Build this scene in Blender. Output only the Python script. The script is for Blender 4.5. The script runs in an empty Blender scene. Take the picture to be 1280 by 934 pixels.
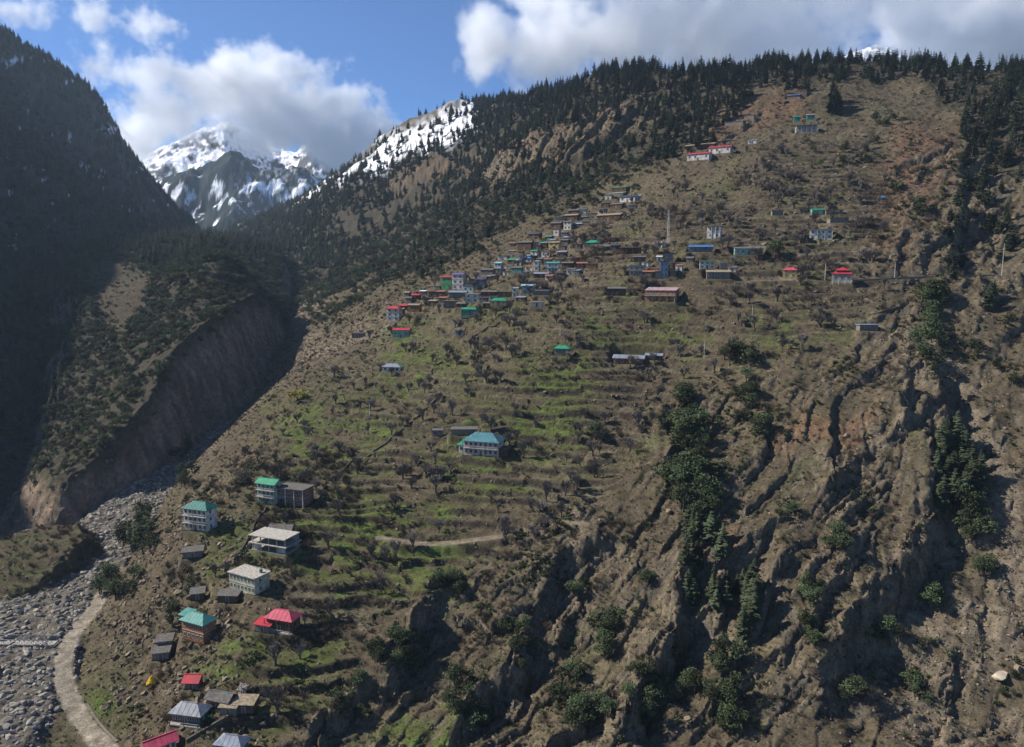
import bpy, math, random
import numpy as np
from mathutils import Vector, Matrix

rng = np.random.default_rng(7)
random.seed(7)
scene = bpy.context.scene
COL = scene.collection

# ------------------------------------------------------------------ camera
F = 930.0                                   # focal length in photograph pixels (1280 wide)
PITCH = math.atan((467 - 340) / F)          # looking a little down; the horizon sits at y = 340
cam_d = bpy.data.cameras.new('camera')
cam = bpy.data.objects.new('camera', cam_d)
COL.objects.link(cam)
cam.location = (0, 0, 0)
cam.rotation_euler = (math.pi / 2 - PITCH, 0, 0)
cam_d.sensor_fit = 'HORIZONTAL'
cam_d.sensor_width = 36.0
cam_d.lens = 36.0 * F / 1280.0
cam_d.clip_start = 1.0
cam_d.clip_end = 60000.0
scene.camera = cam

# ------------------------------------------------------------------ light
SUN_AZ = math.radians(-80)                  # clockwise from +Y (the viewing direction): from the left, a little beyond the scene
SUN_EL = math.radians(39)
world = bpy.data.worlds.new('World')
scene.world = world
world.use_nodes = True
wn = world.node_tree
for n in list(wn.nodes):
    wn.nodes.remove(n)
w_out = wn.nodes.new('ShaderNodeOutputWorld')
w_bg = wn.nodes.new('ShaderNodeBackground')
w_sky = wn.nodes.new('ShaderNodeTexSky')
w_sky.sky_type = 'NISHITA'
w_sky.sun_disc = False
w_sky.sun_elevation = SUN_EL
w_sky.sun_rotation = SUN_AZ
w_sky.altitude = 3000
w_sky.air_density = 1.0
w_sky.dust_density = 0.0
w_sky.ozone_density = 10.0
w_bg.inputs['Strength'].default_value = 0.085
wn.links.new(w_sky.outputs[0], w_bg.inputs[0])
wn.links.new(w_bg.outputs[0], w_out.inputs[0])
sun_d = bpy.data.lights.new('sun', 'SUN')
sun_d.energy = 4.8
sun_d.angle = math.radians(0.5)
sun_d.color = (1.0, 0.95, 0.87)
sun = bpy.data.objects.new('sun', sun_d)
COL.objects.link(sun)
sun_dir = Vector((math.sin(SUN_AZ) * math.cos(SUN_EL), math.cos(SUN_AZ) * math.cos(SUN_EL), math.sin(SUN_EL)))
sun.rotation_euler = sun_dir.to_track_quat('Z', 'Y').to_euler()
sun.location = (0, 0, 300)
scene.view_settings.view_transform = 'Standard'
scene.view_settings.look = 'None'
scene.view_settings.exposure = 0.72
scene.view_settings.gamma = 1.0
scene.view_settings.use_curve_mapping = False
scene.cycles.use_denoising = True
scene.cycles.max_bounces = 16
scene.cycles.diffuse_bounces = 2
scene.cycles.glossy_bounces = 2
scene.cycles.transmission_bounces = 2
scene.cycles.volume_bounces = 14
scene.cycles.transparent_max_bounces = 8

# ------------------------------------------------------------------ geometry of the view (used to read places off the photograph)
CP, SP = math.cos(PITCH), math.sin(PITCH)
def ray(px, py):
    """direction of the photograph's pixel, scaled so that y = 1"""
    X = (np.asarray(px, float) - 640) / F
    U = (467 - np.asarray(py, float)) / F
    dy = CP + U * SP
    dz = -SP + U * CP
    return X / dy, dz / dy
def at(px, py, Y):
    a, b = ray(px, py)
    return np.array([a * Y, Y + 0 * a, b * Y]).T
def project(x, y, z):
    """photograph pixel of a world point"""
    fw = y * CP - z * SP
    up = y * SP + z * CP
    fw = np.maximum(fw, 1e-3)
    return 640 + F * x / fw, 467 - F * up / fw

# ------------------------------------------------------------------ noise
def _h(ix, iy, seed):
    n = (ix.astype(np.int64) * 374761393 + iy.astype(np.int64) * 668265263 + seed * 1274126177) & 0xFFFFFFFF
    n = ((n ^ (n >> 13)) * 1103515245) & 0xFFFFFFFF
    n = ((n ^ (n >> 15)) * 2246822519) & 0xFFFFFFFF
    return ((n ^ (n >> 16)) & 0xFFFFFF).astype(np.float32) / np.float32(0xFFFFFF)
def perlin(x, y, seed=0):
    x = np.asarray(x, np.float32); y = np.asarray(y, np.float32)
    ix = np.floor(x); iy = np.floor(y)
    fx = x - ix; fy = y - iy
    ix = ix.astype(np.int32); iy = iy.astype(np.int32)
    u = fx * fx * fx * (fx * (fx * 6 - 15) + 10)
    v = fy * fy * fy * (fy * (fy * 6 - 15) + 10)
    def g(a, b, dx, dy):
        t = _h(a, b, seed) * np.float32(6.2831853)
        return np.cos(t) * dx + np.sin(t) * dy
    n00 = g(ix, iy, fx, fy); n10 = g(ix + 1, iy, fx - 1, fy)
    n01 = g(ix, iy + 1, fx, fy - 1); n11 = g(ix + 1, iy + 1, fx - 1, fy - 1)
    a = n00 + u * (n10 - n00); b = n01 + u * (n11 - n01)
    return (a + v * (b - a)) * np.float32(1.5)
def fbm(x, y, octv=4, seed=0, gain=0.5):
    s = 0; a = 1.0; t = 0
    for i in range(octv):
        s = s + a * perlin(x * 2 ** i + 13.7 * i, y * 2 ** i - 7.1 * i, seed + i * 17)
        t += a; a *= gain
    return s / t * 1.4
def ridged(x, y, octv=4, seed=0):
    s = 0; a = 1.0; t = 0
    for i in range(octv):
        s = s + a * (1 - np.abs(perlin(x * 2 ** i, y * 2 ** i, seed + i * 31)) * 2)
        t += a; a *= 0.5
    return s / t
def facets(x, y, seed=0, tilt=1.0):
    """blocks: every cell of a loose cell pattern is a small plane with its own tilt and height"""
    x = np.asarray(x, np.float32); y = np.asarray(y, np.float32)
    ix = np.floor(x).astype(np.int32); iy = np.floor(y).astype(np.int32)
    best = np.full(x.shape, 9, np.float32); out = np.zeros(x.shape, np.float32)
    for dx in (-1, 0, 1):
        for dy in (-1, 0, 1):
            a = ix + dx; b = iy + dy
            h1 = _h(a, b, seed); h2 = _h(a, b, seed + 1)
            ex = x - (a + h1); ey = y - (b + h2)
            d = ex * ex + ey * ey; m = d < best
            g1 = (_h(a, b, seed + 2) - 0.5) * tilt; g2 = (_h(a, b, seed + 3) - 0.5) * tilt
            out = np.where(m, ex * g1 + ey * g2 + (_h(a, b, seed + 4) - 0.5), out); best = np.where(m, d, best)
    return out
def sstep(a, b, x):
    t = np.clip((x - a) / (b - a), 0, 1)
    return t * t * (3 - 2 * t)
def smax(a, b, k):
    h = np.clip(0.5 + 0.5 * (a - b) / k, 0, 1)
    return b + (a - b) * h + k * h * (1 - h)

# ------------------------------------------------------------------ thin-plate surfaces through surveyed points
class TPS:
    def __init__(self, pts, lam=0.0, scale=400.0):
        P = np.asarray(pts, float); self.s = scale
        self.c = P[:, :2] / scale; n = len(P)
        r2 = ((self.c[:, None] - self.c[None]) ** 2).sum(-1)
        K = 0.5 * r2 * np.log(r2 + 1e-12) + lam * np.eye(n)
        A = np.zeros((n + 3, n + 3)); A[:n, :n] = K; A[:n, n] = 1; A[:n, n + 1:] = self.c
        A[n, :n] = 1; A[n + 1:, :n] = self.c.T
        self.w = np.linalg.solve(A, np.r_[P[:, 2], 0, 0, 0])
    def __call__(self, x, y):
        x = np.asarray(x, np.float32) / np.float32(self.s); y = np.asarray(y, np.float32) / np.float32(self.s)
        n = len(self.c); w = self.w.astype(np.float32)
        z = w[n] + w[n + 1] * x + w[n + 2] * y
        for i in range(n):
            r2 = (x - np.float32(self.c[i, 0])) ** 2 + (y - np.float32(self.c[i, 1])) ** 2
            z = z + w[i] * np.float32(0.5) * r2 * np.log(r2 + np.float32(1e-12))
        return z
def surv(rows):
    return [tuple(at(a, b, Y)) for a, b, Y in rows]

# right-hand mountain: terraced slope, rocks, forested crest, far flank
M_rows = [(235, 900, 186), (350, 790, 215), (320, 740, 232), (240, 655, 268), (340, 625, 285), (600, 570, 292), (800, 455, 345),
  (480, 465, 400), (500, 420, 440), (700, 440, 352), (825, 375, 372), (580, 370, 450), (720, 290, 500), (800, 245, 520),
  (985, 340, 368), (1050, 350, 358), (1025, 295, 400), (885, 190, 545), (1000, 150, 570), (1090, 100, 625),
  (1280, 90, 600), (1280, 300, 375), (1280, 500, 275), (1280, 700, 222), (1280, 930, 178), (1000, 930, 176), (1000, 700, 226),
  (1000, 500, 290), (700, 930, 180), (700, 750, 228), (450, 930, 182), (450, 800, 215), (450, 690, 250),
  # river edge and gorge side
  (60, 812, 241), (85, 860, 217), (80, 830, 231), (105, 772, 260), (120, 760, 264), (150, 710, 293), (185, 660, 333), (222, 605, 378), (262, 562, 420), (318, 500, 505), (40, 934, 188), (30, 885, 205), (130, 930, 191), (290, 540, 385), (340, 490, 440), (380, 445, 520),
  (400, 400, 600), (380, 385, 720), (450, 400, 520), (345, 350, 950), (450, 300, 1000), (520, 300, 800), (600, 300, 620), (600, 220, 900), (330, 310, 1350),
  (260, 292, 2200), (430, 235, 1900), (540, 162, 1600), (590, 138, 1400), (605, 134, 1300), (650, 126, 1130), (700, 118, 1000), (760, 95, 860), (860, 92, 740), (960, 88, 690), (1090, 78, 672), (1200, 86, 640),
  (1500, 95, 560), (1500, 500, 250), (1500, 930, 165), (640, 1100, 145), (250, 1100, 150), (1100, 1100, 142)]
M_pts = surv(M_rows)
def behind(px, py, Y, Y2, drop):
    a = at(px, py, Y); b = at(px, py, Y2)
    return (b[0], b[1], a[2] - drop)
M_pts += [behind(1500, 95, 560, 760, 30), behind(1200, 86, 640, 860, 45), behind(1090, 78, 672, 880, 40), behind(960, 88, 690, 900, 40), behind(860, 92, 740, 960, 40),
          behind(760, 95, 860, 1100, 40), behind(700, 118, 1000, 1300, 40), behind(605, 135, 1300, 1700, 30), behind(540, 162, 1600, 2100, 20), behind(430, 235, 1900, 2500, 10),
          behind(1090, 78, 672, 1500, 300), behind(760, 95, 860, 1900, 300)]
# left-hand mountain in the shade
L_rows = [(0, 640, 390), (0, 500, 500), (0, 350, 720), (60, 340, 850), (0, 250, 930), (100, 250, 1080), (150, 275, 1250), (200, 275, 1450),
  (0, 40, 1480), (80, 92, 1520), (120, 115, 1520), (145, 150, 1520), (165, 195, 1530), (190, 230, 1560), (245, 285, 1750), (60, 170, 1250), (120, 190, 1320),
  (40, 560, 455), (75, 430, 640)]
L_pts = surv(L_rows)
L_pts += [behind(0, 40, 1480, 2000, 40), behind(120, 115, 1520, 2100, 60), behind(165, 195, 1530, 2100, 90), behind(245, 285, 1750, 2300, 60), (-700, 450, 215), (-700, 700, 235), (-1000, 700, 500), (-1000, 1000, 490), (-1350, 1300, 720), (-600, 300, 150), (-430, 230, -30), (-400, 100, -60), (-700, 100, 200), (-1500, 1900, 600)]
# spur with the eroded cliff
S_rows = [(60, 605, 365), (110, 545, 395), (140, 560, 383), (160, 470, 460), (200, 420, 500), (230, 422, 472), (260, 345, 600), (300, 330, 640), (290, 382, 540), (335, 375, 605),
  (368, 425, 652), (330, 315, 950), (250, 315, 850), (150, 350, 700), (110, 335, 750), (190, 385, 580), (300, 300, 1200), (100, 305, 960), (150, 430, 520), (60, 560, 420)]
S_rows_poly = [(75, 612, 362), (140, 563, 383), (190, 490, 420), (230, 427, 470), (290, 386, 538), (330, 378, 602), (366, 428, 655), (352, 380, 760), (345, 330, 1000), (300, 298, 1250), (110, 300, 1000),
  (85, 335, 780), (110, 400, 640), (85, 480, 520), (40, 590, 395)]
# field bench on the far bank
P_rows = [(0, 755, 262), (30, 722, 273), (90, 680, 296), (0, 665, 316), (110, 655, 314), (60, 650, 324)]
P_rows_poly = [(-60, 800, 244), (0, 768, 259), (45, 735, 271), (80, 706, 286), (108, 684, 300), (100, 662, 315), (50, 655, 320), (0, 668, 312), (-80, 690, 300)]

tps_M = TPS(M_pts, 4e-4)
tps_L = TPS(L_pts, 2e-3)
S_xy = np.array(surv(S_rows_poly))[:, :2]
P_xy = np.array(surv(P_rows_poly))[:, :2]
tps_S = TPS(surv(S_rows), 2e-3)
tps_P = TPS(surv(P_rows), 2e-3)
# the river, from mouth to gorge: y, x of the middle, half width, level
RIV = np.array([(150, -160, 34, -131.0), (207, -168, 30, -125.5), (233, -178, 29, -123.2), (268, -181, 23, -121), (291, -176, 16, -119), (340, -183, 10, -116.6),
                (375, -186, 7, -113), (418, -190, 6, -107.5), (512, -190, 5, -89), (655, -193, 5, -75.5), (800, -235, 7, -58), (1000, -330, 6, -25), (2600, -900, 6, 150)])
def poly_sd(x, y, P):
    """signed distance to a closed polygon, positive outside"""
    d = np.full(np.shape(x), 1e9, np.float32); c = np.zeros(np.shape(x), bool)
    n = len(P)
    for i in range(n):
        ax, ay = P[i]; bx, by = P[(i + 1) % n]
        ex, ey = bx - ax, by - ay
        t = np.clip(((x - ax) * ex + (y - ay) * ey) / (ex * ex + ey * ey + 1e-9), 0, 1)
        d = np.minimum(d, (x - ax - t * ex) ** 2 + (y - ay - t * ey) ** 2)
        cond = ((ay <= y) & (y < by)) | ((by <= y) & (y < ay))
        xi = ax + (y - ay) * ex / (ey if abs(ey) > 1e-9 else 1e-9)
        c ^= cond & (x < xi)
    d = np.sqrt(d)
    return np.where(c, -d, d)
def seg_dist(x, y, P):
    """distance to an open line, signed (positive right of its run), and the place along it 0..1"""
    P = np.asarray(P, float)
    L = np.r_[0, np.cumsum(np.hypot(*np.diff(P, axis=0).T))]
    best = np.full(np.shape(x), 1e9, np.float32); sd = np.zeros(np.shape(x), np.float32); tt = np.zeros(np.shape(x), np.float32)
    for i in range(len(P) - 1):
        ax, ay = P[i]; bx, by = P[i + 1]; ex, ey = bx - ax, by - ay; l2 = ex * ex + ey * ey + 1e-9
        t = np.clip(((x - ax) * ex + (y - ay) * ey) / l2, 0, 1)
        dx = x - ax - t * ex; dy = y - ay - t * ey
        d = np.hypot(dx, dy); m = d < best
        best = np.where(m, d, best)
        sg = np.where((x - ax) * ey - (y - ay) * ex >= 0, 1, -1)
        sd = np.where(m, d * sg, sd); tt = np.where(m, (L[i] + t * math.sqrt(l2)) / L[-1], tt)
    return sd, tt

# ------------------------------------------------------------------ the ground as rings round the viewpoint: even detail from near to far
AZ = np.radians(np.concatenate([np.linspace(-105, -38, 70, endpoint=False), np.linspace(-38, 38, 830, endpoint=False), np.linspace(38, 62, 24)]))
NA = len(AZ)
R = np.concatenate([np.geomspace(120, 168, 60, endpoint=False), np.geomspace(168, 760, 740, endpoint=False), np.geomspace(760, 2600, 190)])
NR = len(R)
GA, GR = np.meshgrid(AZ, R)                 # [ring, azimuth]
X = (GR * np.sin(GA)).astype(np.float32); Y = (GR * np.cos(GA)).astype(np.float32)

def base_parts(x, y):
    wx = x + 6 * fbm(x / 60, y / 60, 3, 5); wy = y + 6 * fbm(x / 60, y / 60, 3, 9)
    l = tps_L(x, y)
    l = np.where(l > 620, 620 + 180 * (1 - np.exp(-np.maximum(l - 620, 0) / 180)), l)
    dS = poly_sd(wx, wy, S_xy)
    s = tps_S(x, y) - np.where(x > -215 - 0.0 * y, 2.6, 1.3) * np.maximum(dS, 0)
    dP = poly_sd(wx, wy, P_xy)
    p = tps_P(x, y) - 1.2 * np.maximum(dP, 0) * 1.0
    rc = np.interp(y, RIV[:, 0], RIV[:, 1]); rw = np.interp(y, RIV[:, 0], RIV[:, 2]); rz = np.interp(y, RIV[:, 0], RIV[:, 3])
    rd = np.abs(x - rc)
    m = np.maximum(tps_M(x, y) - 0.6 * np.maximum(rc - x - 30, 0), -150)
    rv = rz - np.where(x > rc, np.maximum(rd - rw - 1, 0) * 0.7, np.maximum(rd - rw - np.where(y < 330, 30, 8), 0) * 0.6)
    return m, l, s, p, rv, dS, dP, rd, rw, rz
m_, l_, s_, p_, rv_, dS, dP, rd, rw, rz_ = base_parts(X, Y)
def ground0(m, l, s, p, rv):
    B = smax(m, l, 12.0); B = smax(B, s, 6.0); B = smax(B, p, 1.5)
    return B, smax(B, rv, 1.0)
B, Z = ground0(m_, l_, s_, p_, rv_)
Z0 = Z.copy()
is_riv = sstep(1.5, -1.0, B - rv_) * (Y < 1000)
on_M = sstep(-5, 5, m_ - np.maximum(np.maximum(l_, s_), p_)) * (1 - is_riv)
on_S = sstep(-3, 3, s_ - np.maximum(np.maximum(l_, m_), p_)) * (1 - is_riv)
on_P = sstep(-0.5, 0.5, p_ - np.maximum(np.maximum(l_, m_), s_)) * (1 - is_riv)
on_L = sstep(-5, 5, l_ - np.maximum(np.maximum(s_, m_), p_)) * (1 - is_riv)
# pixel each ground point shows at: lets the regions read off the photograph be laid on the ground
PX, PY = project(X, Y, Z0)

def hit(px, py, Zg=None):
    """ground point seen at a pixel of the photograph"""
    Zg = Z if Zg is None else Zg
    a, b = ray(px, py)
    az = math.atan2(a, 1.0); te = b / math.hypot(a, 1.0)
    j = np.interp(az, AZ, np.arange(NA)); j0 = int(min(j, NA - 2)); f = j - j0
    zc = Zg[:, j0] * (1 - f) + Zg[:, j0 + 1] * f
    g = zc - te * R
    k = np.argmax(g >= 0)
    if g[k] < 0: k = NR - 1
    if k == 0: t = 0.0; k = 1
    else: t = -g[k - 1] / (g[k] - g[k - 1] + 1e-9)
    r = R[k - 1] + t * (R[k] - R[k - 1])
    return np.array([r * math.sin(az), r * math.cos(az), te * r])
def height(x, y, Zg=None):
    Zg = Z if Zg is None else Zg
    x = np.asarray(x, float); y = np.asarray(y, float)
    j = np.clip(np.interp(np.arctan2(x, y), AZ, np.arange(NA)), 0, NA - 1.001)
    i = np.clip(np.interp(np.hypot(x, y), R, np.arange(NR)), 0, NR - 1.001)
    i0 = i.astype(int); j0 = j.astype(int); a = i - i0; b = j - j0
    return (Zg[i0, j0] * (1 - a) * (1 - b) + Zg[i0 + 1, j0] * a * (1 - b) + Zg[i0, j0 + 1] * (1 - a) * b + Zg[i0 + 1, j0 + 1] * a * b)

def region(polys, soft=12.0, wob=10.0, seed=3):
    """0..1 weight of regions outlined on the photograph, with a ragged edge"""
    wx = PX + wob * NZ[0] ; wy = PY + wob * 0.8 * NZ[1]
    w = np.zeros(X.shape, np.float32)
    for P in polys:
        P = np.asarray(P, float)
        x0, y0 = P.min(0) - soft - 2 * wob; x1, y1 = P.max(0) + soft + 2 * wob
        m = (PX > x0) & (PX < x1) & (PY > y0) & (PY < y1)
        if m.any():
            d = poly_sd(wx[m], wy[m], P)
            w[m] = np.maximum(w[m], sstep(soft, -soft, d))
    return w
lX = np.log(np.hypot(X, Y))                       # noise that keeps a similar look near and far
NZ = [fbm(PX / 45, PY / 45, 4, 21), fbm(PX / 45, PY / 45, 4, 22)]

# ---- regions
RG = {}
FS = region([[(105, 325), (195, 338), (180, 375), (150, 425), (132, 400), (110, 355)]], 6, 10) * on_S
RG['terrace'] = region([[(330, 560), (420, 500), (470, 440), (540, 400), (640, 390), (700, 300), (860, 230), (1000, 190), (1100, 200), (1130, 270), (1120, 340), (1080, 400), (980, 430), (900, 470), (840, 500), (830, 560), (770, 600), (740, 660), (690, 690),
                          (600, 760), (530, 800), (470, 870), (420, 934), (260, 934), (300, 850), (330, 780), (380, 700), (320, 640)]], 20, 16)
RG['green'] = region([[(350, 640), (470, 600), (570, 640), (600, 700), (560, 745), (480, 765), (370, 715)], [(520, 560), (640, 500), (700, 520), (660, 610), (560, 620)], [(300, 800), (420, 790), (440, 850), (300, 860), (240, 840)],
                       [(640, 430), (760, 440), (730, 560), (660, 560)], [(330, 530), (440, 480), (520, 500), (480, 570), (360, 590)], [(470, 400), (560, 420), (600, 470), (480, 500)], [(240, 650), (330, 640), (330, 690), (270, 720)],
                       [(940, 390), (1050, 395), (1040, 425), (940, 430)], [(0, 700), (60, 690), (90, 700), (40, 740), (0, 760)], [(700, 390), (880, 400), (860, 440), (720, 430)], [(600, 370), (690, 385), (640, 410), (590, 400)],
                       [(110, 850), (140, 860), (150, 900), (110, 900)], [(440, 900), (560, 870), (600, 934), (440, 934)]], 26, 26)
RG['rock'] = region([[(800, 500), (870, 490), (960, 470), (1080, 420), (1150, 260), (1200, 180), (1300, 180), (1300, 960), (420, 960), (470, 860), (540, 740), (640, 700), (720, 640), (800, 640), (830, 560)],
                     [(560, 205), (800, 110), (830, 140), (720, 215), (600, 240), (450, 240), (420, 260)], [(1130, 190), (1180, 180), (1200, 300), (1140, 350), (1090, 340)]], 24, 26)
RG['redsoil'] = region([[(960, 520), (1110, 530), (1090, 570), (960, 565)], [(1120, 160), (1200, 170), (1160, 260), (1080, 300)], [(1080, 270), (1160, 280), (1130, 330), (1080, 320)], [(870, 700), (920, 660), (950, 720), (900, 760)], [(560, 215), (700, 150), (790, 120), (820, 140), (700, 210), (600, 235)],
                         [(480, 230), (560, 195), (600, 200), (500, 240)], [(880, 130), (1000, 110), (1000, 140), (870, 180)]], 16, 18)
RG['snow'] = region([[(250, 295), (340, 240), (450, 205), (470, 180), (550, 140), (600, 125), (600, 150), (560, 185), (500, 205), (440, 230), (330, 270), (270, 296)]], 9, 12)
RG['scree'] = region([[(345, 365), (385, 360), (405, 385), (390, 420), (430, 415), (470, 385), (520, 380), (480, 420), (400, 450), (350, 490), (290, 545), (235, 600), (222, 595), (280, 530), (340, 480), (372, 440), (358, 400)],
                      [(1100, 420), (1180, 400), (1280, 600), (1280, 934), (1100, 934), (1150, 760), (1230, 700), (1220, 560)]], 10, 14)
RG['forest'] = region([[(-80, 0), (0, 20), (110, 95), (165, 185), (245, 275), (250, 330), (110, 320), (100, 420), (60, 520), (-80, 600)],
                        [(250, 295), (420, 225), (540, 160), (600, 122), (760, 70), (870, 60), (1100, 45), (1290, 60), (1290, 230), (1240, 220), (1200, 150), (1140, 100), (1040, 100), (950, 115), (900, 170), (850, 200), (790, 215), (730, 240), (640, 290), (560, 330), (480, 350), (420, 360), (340, 340)]], 10, 14)

# ---- structure in the rock: bedding runs up to the right, its broken edges drop to the lower right
TX, TY = 0.80, 0.60
NXv, NYv = 0.60, -0.80
ww = 4.5 * fbm(X / 48, Y / 48, 3, 41) + 0.7 * fbm(X / 8, Y / 8, 2, 42)
nn = X * NXv + Y * NYv + 0.25 * Z0 + ww
tt_ = X * TX + Y * TY
def strata(lam, seed, sharp=0.93, cut=0.4):
    ph = nn / lam + 0.6 * fbm(tt_ / (lam * 3.5), nn / (lam * 9), 2, seed)
    k = np.floor(ph); f = ph - k
    saw = np.where(f < sharp, f / sharp, (1 - f) / (1 - sharp))
    amp = _h(k.astype(np.int32), np.floor(tt_ / (lam * 4) + 3 * _h(k.astype(np.int32), k.astype(np.int32) * 0, seed + 1)).astype(np.int32), seed)
    gate = sstep(cut - 0.35, cut + 0.35, 0.5 + fbm(tt_ / (lam * 2.2), nn / (lam * 1.6), 3, seed + 5))
    return (saw - 0.5) * (0.35 + 0.65 * amp) * gate
rock = np.maximum(RG['rock'], 0.12) * on_M
D = np.zeros_like(X)
D += on_M * (5.0 * fbm(X / 90, Y / 90, 3, 51) + 1.5 * fbm(X / 28, Y / 28, 3, 52)) * np.clip(Y / 500, 0.5, 3)
D += rock * (1 - 0.6 * RG['scree']) * (4.4 * strata(23, 61, 0.94, 0.48) + 2.5 * strata(10.0, 71, 0.93, 0.46) + 1.1 * strata(4.6, 81, 0.88)) * np.clip(Y / 330, 1, 3)

# ---- the bigger broken scarps (from the photograph), high on the left, cut off on the right
SCARPS = [  # pixels from bottom to top, height, drop below the ground on the right, width left, width right
  ([(478, 872), (500, 830), (528, 780), (540, 742), (575, 728)], 8, 7, 16, 22),
  ([(560, 934), (585, 890), (612, 850), (640, 850), (652, 812), (668, 770), (690, 730), (715, 700), (758, 688), (790, 672)], 7, 8, 16, 20),
  ([(760, 934), (790, 900), (812, 845), (838, 800), (842, 755), (868, 715), (872, 690)], 8, 9, 16, 18),
  ([(690, 800), (700, 770), (735, 715), (770, 700)], 3, 3, 10, 8),
  ([(1000, 905), (1018, 862), (1050, 800), (1090, 755), (1128, 715), (1160, 660), (1165, 610), (1158, 560), (1180, 510), (1170, 470), (1150, 430)], 10, 11, 24, 26),
  ([(1008, 655), (1040, 622), (1072, 590), (1110, 560), (1150, 528), (1185, 500), (1170, 470)], 3.2, 3.5, 9, 9),
  ([(985, 760), (1000, 720), (1030, 690), (1060, 655), (1100, 620), (1125, 590)], 2.6, 3, 8, 8),
  ([(835, 640), (832, 600), (838, 560), (830, 520), (838, 500)], 5, 6, 12, 16),
  ([(890, 790), (905, 740), (940, 700), (958, 668)], 3.5, 4, 10, 8),
  ([(930, 800), (950, 750), (975, 720), (982, 690)], 2.5, 2.5, 8, 7),
  ([(1000, 800), (1022, 760), (1045, 720), (1065, 690), (1090, 665)], 3, 3, 9, 8),
  ([(1125, 540), (1140, 480), (1160, 440)], 3, 3, 10, 8),
  ([(1190, 360), (1192, 320), (1195, 280), (1200, 230), (1195, 190)], 7, 9, 20, 20),
  ([(1130, 340), (1160, 315), (1200, 290), (1225, 260)], 5, 6, 12, 12),
  ([(1225, 390), (1232, 350), (1240, 340)], 4, 5, 12, 10),
  ([(690, 215), (730, 190), (765, 165), (792, 135), (800, 118)], 11, 13, 40, 40),
  ([(600, 225), (650, 200), (685, 185), (730, 160), (745, 145)], 9, 10, 40, 30),
  ([(560, 250), (600, 235), (640, 210), (665, 195)], 7, 7, 30, 25),
  ([(470, 250), (500, 235), (535, 215), (550, 200)], 10, 10, 40, 40),
  ([(940, 160), (900, 175), (960, 130)], 2, 3, 10, 10),
  ([(1180, 880), (1190, 850), (1200, 800)], 2.5, 3, 8, 8),
  ([(380, 934), (430, 880), (455, 860), (470, 845)], 4, 4, 10, 14),
]
jag = 2.6 * facets(tt_ / 14, nn / 7, 96, 0.8) + 1.0 * facets(tt_ / 5, nn / 3, 97, 0.8)
jx = X + 1.0 * fbm(X / 12, Y / 12, 2, 91) + jag * NXv
jy = Y + 1.0 * fbm(X / 12, Y / 12, 2, 93) + jag * NYv
scarp_face = np.zeros_like(X)
for pts, hh, dd, wl, wr in SCARPS:
    hh *= 0.78; dd *= 0.72
    P = np.array([hit(a, b, Z0)[:2] for a, b in pts])
    lo = P.min(0) - 90; hi = P.max(0) + 90
    m = (X > lo[0]) & (X < hi[0]) & (Y > lo[1]) & (Y < hi[1])
    if not m.any(): continue
    s, t = seg_dist(jx[m], jy[m], P)
    tap = sstep(0.0, 0.14, t) * sstep(1.0, 0.82, t)
    fw = 0.34 * (hh + dd)
    var = 0.7 + 0.6 * fbm(X[m] / 15, Y[m] / 15, 2, 95)
    prof = np.where(s < 0, hh * np.exp(np.minimum(s, 0) / wl), np.where(s < fw, hh - (hh + dd) * sstep(-0.15, 1.0, s / fw), -dd * np.exp(-(np.maximum(s, fw) - fw) / wr)))
    # beyond the ends the distance still counts: fade it out there
    D[m] += prof * tap * var
    scarp_face[m] = np.maximum(scarp_face[m], tap * ((s > -1) & (s < fw * 1.6)))

# ---- spur cliff: fluted and torn
cl = on_S * sstep(-4, 6, dS)
cl_t = X * 0.15 + Y
D += cl * (5.0 * ridged(cl_t / 34, dS / 40, 3, 101) + 1.2 * ridged(cl_t / 9, dS / 12, 3, 102) + 3.0 * facets(cl_t / 16, dS / 7, 105, 1.4) - 3)
D += on_S * (1 - cl) * (4.5 * fbm(X / 45, Y / 45, 4, 104) + 2.5 * facets(X / 17, Y / 17, 106, 1.2)) * (1 - FS)
D += on_L * (26 * (ridged(X / 330, Y / 330, 4, 111) - 0.55) + 10 * fbm(X / 80, Y / 80, 4, 112)) * sstep(300, 900, Y) 
D += on_L * 2.5 * fbm(X / 30, Y / 30, 3, 113)
D += on_P * (0.6 * fbm(X / 12, Y / 12, 3, 114) + sstep(-5, 2, dP) * (1.6 * fbm(X / 7, Y / 7, 3, 115) + 1.2 * facets(X / 4, Y / 4, 116, 1.2)))
D += is_riv * (1.0 * fbm(X / 10, Y / 10, 3, 121) + 0.5 * fbm(X / 2.5, Y / 2.5, 2, 122))
far = sstep(500, 1000, Y) * on_M
D += far * (9 * (ridged(X / 190, Y / 190, 4, 131) - 0.5) + 4 * fbm(X / 60, Y / 60, 3, 132)) * np.clip(Y / 1200, 0.4, 1.0)
keep_ridge = 1.0
Z = Z0 + D

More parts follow.
